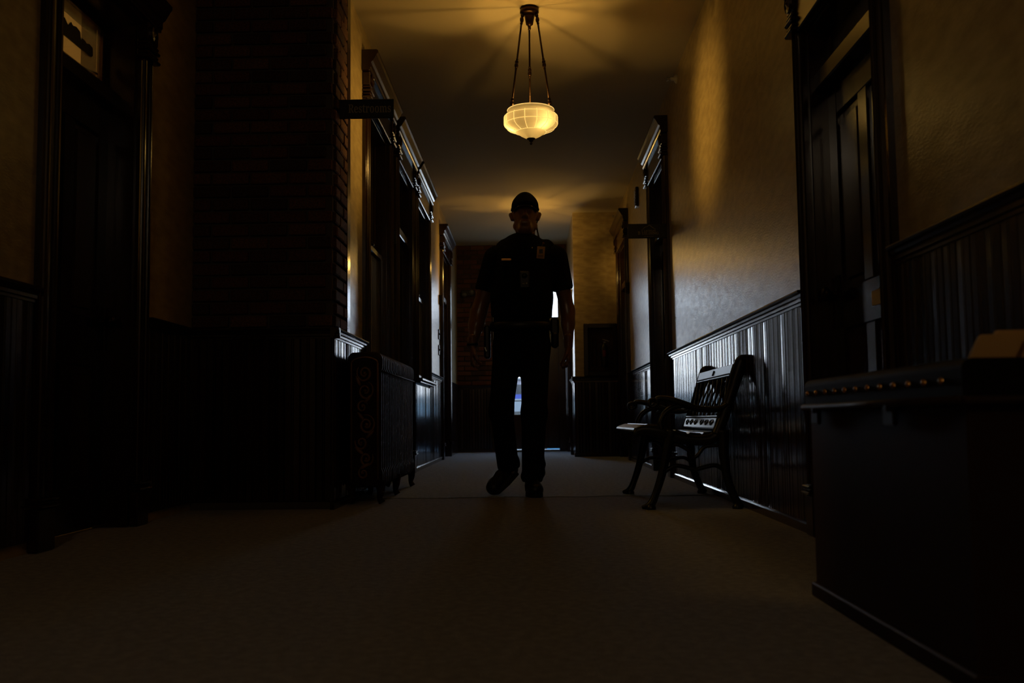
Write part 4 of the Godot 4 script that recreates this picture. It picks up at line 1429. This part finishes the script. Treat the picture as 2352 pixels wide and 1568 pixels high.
func signs() -> void:
	var t := thing("hanging_sign", "dark projecting sign reading Restrooms on the brick pier's edge", "sign", Vector3(-0.902, 2.213, -5.46))
	var st := mb()
	cbox(st, Vector3.ZERO, Vector3(0.312, 0.109, 0.016), 0.003)
	obj("board", st, M.sign_face, t)
	var tx := part("lettering", text_mesh("Restrooms", "Droid Serif", 0.068, 700), M.sign_letter, t, Vector3(0.020, 0.0, 0.0085))
	tx.scale = Vector3(0.66, 1.0, 1.0)
	st = mb()
	cbox(st, Vector3(-0.160, 0, 0), Vector3(0.012, 0.115, 0.03), 0.002)
	obj("bracket", st, M.bronze, t)
	t = thing("hanging_sign", "dark projecting sign with mountain outline and Flathead Building beside the right door", "sign", Vector3(0.953, 1.942, -7.82))
	st = mb()
	cbox(st, Vector3.ZERO, Vector3(0.330, 0.116, 0.016), 0.003)
	obj("board", st, M.sign_face, t)
	st = mb(true)
	tube(st, [Vector3(-0.046, 0.016, 0.009), Vector3(-0.024, 0.034, 0.009), Vector3(-0.019, 0.030, 0.009), Vector3(0.006, 0.046, 0.009)], [0.0012, 0.0016, 0.001, 0.0018], 6, 0.5)
	tube(st, [Vector3(0.006, 0.046, 0.009), Vector3(0.030, 0.026, 0.009), Vector3(0.054, 0.012, 0.009)], [0.0018, 0.0024, 0.001], 6, 0.5)
	obj("mountain_emblem", st, M.sign_letter, t)
	for e in [["F", 0.020, -0.0515, 0.0025, 1.0], ["LATHEAD", 0.0155, 0.009, 0.0010, 1.25], ["B", 0.034, -0.0765, -0.0165, 1.0], ["UILDING", 0.027, 0.011, -0.019, 1.16]]:
		var o := part("lettering", text_mesh(e[0], "Droid Serif", e[1]), M.sign_letter, t, Vector3(e[2], e[3], 0.0085))
		o.scale.x = e[4]
	st = mb()
	cbox(st, Vector3(0.0, -0.0445, 0.0085), Vector3(0.075, 0.0016, 0.001), 0.0003)
	obj("underline", st, M.sign_letter, t)
	st = mb()
	cbox(st, Vector3(0.161, 0, 0), Vector3(0.012, 0.122, 0.03), 0.002)
	obj("bracket", st, M.bronze, t)
	# small dark flag signs beside the doors
	for e in [[Vector3(XL + 0.022, 1.895, -7.63), "small dark flag sign on the strip between first window and left door"], [Vector3(XL + 0.022, 1.893, -11.72), "small dark flag sign beside the far left door"], [Vector3(XR - 0.022, 1.915, -11.03), "small dark flag sign beside the far right door"]]:
		var s := thing("room_sign", e[1], "sign", e[0], 0.0, "small flag signs beside the doors")
		st = mb()
		cbox(st, Vector3.ZERO, Vector3(0.044, 0.118, 0.010), 0.003)
		obj("plate", st, M.sign_face, s)
		st = mb()
		cbox(st, Vector3(-0.0205 if e[0].x < 0 else 0.0205, 0, 0), Vector3(0.004, 0.124, 0.024), 0.001)
		obj("bracket", st, M.bronze, s)

# ------------------------------------------------------------------ trunk and what lies on it
func trunk() -> void:
	var x0 := 0.722
	var x1 := 1.085
	var z0 := -2.64
	var z1 := -1.68
	var xc := (x0 + x1) * 0.5
	var zc := (z0 + z1) * 0.5
	var t := thing("trunk", "dark trunk with row of brass studs along its lid at lower right", "trunk", Vector3(xc, 0, zc))
	var w := x1 - x0
	var l := z1 - z0
	var st := mb()
	cbox(st, Vector3(0, 0.255, 0), Vector3(w - 0.02, 0.46, l - 0.02), 0.006)
	obj("chest", st, M.trunk_wood, t)
	st = mb()
	cbox(st, Vector3(0, 0.018, 0), Vector3(w, 0.036, l), 0.004)
	obj("plinth", st, M.trunk_wood, t)
	st = mb()
	var p := PackedVector2Array([Vector2(-w / 2, 0.492), Vector2(w / 2, 0.492), Vector2(w / 2, 0.540)])
	for k in 5:
		var a := PI * 0.5 * k / 4.0
		p.append(Vector2(w / 2 - 0.018 + cos(a) * 0.018, 0.540 + sin(a) * 0.018))
	for k in 5:
		var a := PI * 0.5 + PI * 0.5 * k / 4.0
		p.append(Vector2(-w / 2 + 0.018 + cos(a) * 0.018, 0.540 + sin(a) * 0.018))
	sweep(st, p, Vector3(0, 0, -l / 2), Vector3(0, 0, l / 2), Vector3(1, 0, 0), Vector3.UP)
	var lid := obj("lid", st, M.trunk_leather, t)
	var stud := mb(true)
	lathe(stud, [[0.0075, 0.0], [0.0068, 0.003], [0.004, 0.0055], [0.0, 0.0062]], 12, Vector3.ZERO, Basis(Vector3(0, 0, 1), Vector3(-1, 0, 0), Vector3(0, -1, 0)))
	var sm := done(stud)
	for k in 12:
		part("stud", sm, M.stud_brass, lid, Vector3(-w / 2 + 0.0005, 0.522, -l / 2 + 0.03 + k * 0.077))
	st = mb(true)
	tube(st, [Vector3(-w / 2 - 0.004, 0.487, -l / 2), Vector3(-w / 2 - 0.004, 0.487, l / 2)], [0.008], 10)
	tube(st, [Vector3(-w / 2, 0.487, l / 2 + 0.002), Vector3(w / 2, 0.487, l / 2 + 0.002)], [0.008], 10, 1.0, Vector3.UP)
	obj("edge_moulding", st, M.trunk_wood, t)
	for z in [-l / 2 + 0.10, l / 2 - 0.34]:
		st = mb()
		cbox(st, Vector3(-w / 2 - 0.001, 0.468, z), Vector3(0.010, 0.05, 0.06), 0.003)
		cbox(st, Vector3(-w / 2 - 0.006, 0.480, z), Vector3(0.010, 0.018, 0.022), 0.003)
		obj("hasp", st, M.bronze, t)
	# leaning tan folders
	var i := 0
	for e in [[0.800, -1.735, 0.043, 0.075, "flattest of three tan folders leaning on the trunk, leftmost"], [0.850, -1.758, 0.052, 0.10, "middle tan folder of three leaning on the trunk"], [0.945, -1.735, 0.056, 0.15, "tan folder on the trunk nearest the right edge of the picture"]]:
		var f := thing("folder", e[4], "folder", Vector3(e[0], 0.558, e[1]), 0.0, "tan folders on the trunk")
		var prof := PackedVector2Array([Vector2(-e[3] / 2, 0), Vector2(e[3] / 2, 0), Vector2(e[3] / 2 + 0.022, e[2]), Vector2(-e[3] / 2 + 0.022, e[2])])
		st = mb()
		sweep(st, prof, Vector3(0, 0, -0.012), Vector3(0, 0, 0.0), Vector3(1, 0, 0), Vector3.UP)
		obj("cover", st, M.tan_card, f)
		var pr2 := PackedVector2Array()
		for v in prof: pr2.append(v * Vector2(0.94, 0.96) + Vector2(0, 0.0))
		st = mb()
		sweep(st, pr2, Vector3(0, 0, -0.020), Vector3(0, 0, -0.012), Vector3(1, 0, 0), Vector3.UP)
		obj("papers", st, M.paper, f)
		i += 1

# ------------------------------------------------------------------ small fittings
func small_things() -> void:
	# recessed-looking cabinet with an extinguisher
	var zc := ZJ
	var t := thing("extinguisher_cabinet", "dark framed wall cabinet at far right holding a fire extinguisher", "cabinet", Vector3(0.872, 0.99, zc))
	var st := mb()
	for s in [-1.0, 1.0]: cbox(st, Vector3(s * 0.178, 0.325, 0.03), Vector3(0.056, 0.65, 0.06), 0.006)
	for y in [0.028, 0.622]: cbox(st, Vector3(0, y, 0.03), Vector3(0.30, 0.056, 0.058), 0.006)
	obj("frame", st, M.wood_dark, t)
	st = mb()
	box(st, Vector3(-0.15, 0.05, 0.001), Vector3(0.15, 0.60, 0.006))
	obj("back_panel", st, M.brick_d, t)
	st = mb(true)
	tube(st, [Vector3(-0.105, 0.13, 0.02), Vector3(-0.105, 0.47, 0.02), Vector3(-0.055, 0.47, 0.02), Vector3(-0.055, 0.13, 0.02), Vector3(-0.105, 0.13, 0.02)], [0.006], 8)
	obj("instruction_frame", st, M.wood, t)
	var e := thing("fire_extinguisher", "fire extinguisher with small reddish label inside the framed cabinet", "extinguisher", Vector3(0.918, 1.105, zc + 0.052))
	st = mb(true)
	lathe(st, [[0.0, 0.0], [0.040, 0.0], [0.044, 0.012], [0.044, 0.235], [0.034, 0.262], [0.016, 0.275], [0.016, 0.29], [0.0, 0.29]], 22)
	obj("cylinder", st, M.black_plastic, e)
	st = mb()
	cbox(st, Vector3(0.0, 0.30, 0.0), Vector3(0.034, 0.02, 0.03), 0.004); cbox(st, Vector3(0.02, 0.325, 0.0), Vector3(0.09, 0.012, 0.018), 0.003, Basis(Vector3(0, 0, 1), -0.35))
	obj("valve", st, M.steel, e)
	st = mb(true)
	tube(st, curve([Vector3(-0.012, 0.30, 0.01), Vector3(-0.052, 0.30, 0.01), Vector3(-0.058, 0.22, 0.02), Vector3(-0.052, 0.12, 0.02)], 6), [0.007], 8)
	obj("hose", st, M.rubber, e)
	st = mb(true)
	for k in 6:
		var a0 := PI * 0.35 + k * 0.16
		quad(st, Vector3(cos(a0 + 0.16) * 0.0448, 0.12, sin(a0 + 0.16) * 0.0448), Vector3(cos(a0) * 0.0448, 0.12, sin(a0) * 0.0448), Vector3(cos(a0) * 0.0448, 0.20, sin(a0) * 0.0448), Vector3(cos(a0 + 0.16) * 0.0448, 0.20, sin(a0 + 0.16) * 0.0448))
	obj("label_band", st, M.red_paint, e)
	# sprinkler heads
	var k := 0
	for s in [[Vector3(XR, 2.975, -7.25), "white sidewall sprinkler head high on the right wall near the lamp"], [Vector3(XR, 2.965, -12.20), "sprinkler head at the ceiling corner above the far right door"]]:
		var sp := thing("sprinkler_head", s[1], "sprinkler", s[0], -PI / 2, "sidewall sprinkler heads")
		var bz := Basis(Vector3(1, 0, 0), Vector3(0, 0, 1), Vector3(0, -1, 0))
		st = mb(true)
		lathe(st, [[0.034, 0.0], [0.034, 0.006], [0.020, 0.018], [0.014, 0.020], [0.014, 0.045], [0.0, 0.046]], 18, Vector3.ZERO, bz)
		obj("escutcheon", st, M.white_plastic, sp)
		st = mb(true)
		tube(st, [Vector3(0, 0.012, 0.045), Vector3(0, 0.008, 0.07)], [0.003], 6); tube(st, [Vector3(0, -0.012, 0.045), Vector3(0, -0.008, 0.07)], [0.003], 6)
		lathe(st, [[0.018, 0.070], [0.018, 0.073], [0.0, 0.073]], 14, Vector3.ZERO, bz)
		obj("deflector", st, M.steel, sp)
		k += 1
	# alarm speaker
	t = thing("alarm_speaker", "small dark alarm box high on right wall beyond the carved casing", "alarm", Vector3(XR, 2.70, -10.0), -PI / 2)
	st = mb()
	cbox(st, Vector3(0, 0, 0.015), Vector3(0.13, 0.20, 0.03), 0.006)
	obj("housing", st, M.wood_dark, t)
	st = mb()
	for j in 5: cbox(st, Vector3(0, -0.06 + 0.03 * j, 0.031), Vector3(0.09, 0.010, 0.006), 0.002)
	obj("grille", st, M.black_plastic, t)
	# switch plates left of the far left door
	for e2 in [[1.47, "upper dark switch plate beside the far left door"], [1.285, "lower dark switch plate beside the far left door"]]:
		var sw := thing("switch_plate", e2[1], "switch", Vector3(XL, e2[0], -11.60), PI / 2)
		st = mb()
		cbox(st, Vector3(0, 0, 0.006), Vector3(0.075, 0.118, 0.012), 0.003)
		obj("plate", st, M.black_plastic, sw)
		st = mb()
		cbox(st, Vector3(0, 0.004, 0.016), Vector3(0.010, 0.024, 0.014), 0.002)
		obj("toggle", st, M.bronze, sw)
	# emergency light on the end wall
	t = thing("emergency_light", "two-headed emergency light on the dark brick at left of the end wall", "light fitting", Vector3(-0.90, 2.33, ZB + 0.01))
	st = mb()
	cbox(st, Vector3(0, 0, 0.035), Vector3(0.20, 0.09, 0.05), 0.008)
	obj("housing", st, M.black_plastic, t)
	for s in [-1.0, 1.0]:
		st = mb(true)
		lathe(st, [[0.018, 0.0], [0.034, 0.03], [0.036, 0.04], [0.0, 0.042]], 16, Vector3(s * 0.045 + 0.0, 0.02 * s - 0.005, 0.06), Basis(Vector3(1, 0, 0), Vector3(0.25 * s, -0.25, 0.93), Vector3(0, -0.96, -0.25)))
		obj("lamp_head", st, M.lamp_head, t)

# ------------------------------------------------------------------ what the street door's glass shows
func outside() -> void:
	var st := mb()
	box(st, Vector3(-30, -0.5, -75), Vector3(30, -0.1, -14.95))
	struct("ground", st, M.concrete, "grey paving outside beyond the street door", "ground")
	st = mb()
	sweep(st, PackedVector2Array([Vector2(0, -0.1), Vector2(0, 0.62), Vector2(-20, 1.28), Vector2(-24, 1.30), Vector2(-24, 0.7), Vector2(-60, 0.7), Vector2(-60, -0.1)]), Vector3(-30, 0, -19), Vector3(30, 0, -19), Vector3(0, 0, 1), Vector3.UP)
	tag(obj("gravel_bank", st, M.gravel, self), "grey gravel bank rising beyond the street door", "bank", "", "structure")
	# parked car, side on, behind the crest
	var t := thing("car", "blue car parked outside, seen through the street door between the man's legs", "car", Vector3(-0.6, 0.7, -46))
	var prof := PackedVector2Array([Vector2(-2.1, 0.28), Vector2(2.1, 0.28), Vector2(2.15, 0.55), Vector2(2.05, 0.80), Vector2(1.3, 0.90), Vector2(-1.6, 0.92), Vector2(-2.1, 0.82), Vector2(-2.18, 0.5)])
	st = mb()
	sweep(st, prof, Vector3(0, 0, -0.85), Vector3(0, 0, 0.85), Vector3(1, 0, 0), Vector3.UP)
	obj("body", st, M.car_blue, t)
	st = mb()
	sweep(st, PackedVector2Array([Vector2(-1.7, 0.90), Vector2(1.25, 0.89), Vector2(0.55, 1.36), Vector2(-1.1, 1.38)]), Vector3(0, 0, -0.72), Vector3(0, 0, 0.72), Vector3(1, 0, 0), Vector3.UP)
	obj("cabin_glass", st, M.car_glass, t)
	for x in [-1.3, 1.3]:
		for z in [-0.75, 0.75]:
			st = mb(true)
			lathe(st, [[0.0, -0.1], [0.30, -0.1], [0.31, 0.0], [0.30, 0.1], [0.0, 0.1]], 20, Vector3(x, 0.31, z), Basis(Vector3(1, 0, 0), Vector3(0, 0, 1), Vector3(0, -1, 0)))
			obj("wheel", st, M.tyre, t)
	t = thing("bin", "pale blue bin standing outside at the right of the street door's glass", "bin", Vector3(0.52, -0.1, -17.4))
	st = mb()
	sweep(st, PackedVector2Array([Vector2(-0.24, 0), Vector2(0.24, 0), Vector2(0.29, 0.95), Vector2(-0.29, 0.95)]), Vector3(0, 0, -0.28), Vector3(0, 0, 0.28), Vector3(1, 0, 0), Vector3.UP)
	obj("body", st, M.bin_blue, t)
	st = mb()
	cbox(st, Vector3(0, 0.975, 0), Vector3(0.64, 0.05, 0.62), 0.015)
	obj("lid", st, M.bin_blue, t)
	t = thing("building", "low pale building far beyond the parked car", "building", Vector3(0, 0.7, -70))
	st = mb()
	box(st, Vector3(-20, 0, -5), Vector3(20, 2.55, 0))
	obj("wall", st, M.render_pale, t)
	st = mb()
	box(st, Vector3(-20.4, 2.55, -5.4), Vector3(20.4, 2.68, 0.4))
	obj("roof_edge", st, M.concrete, t)
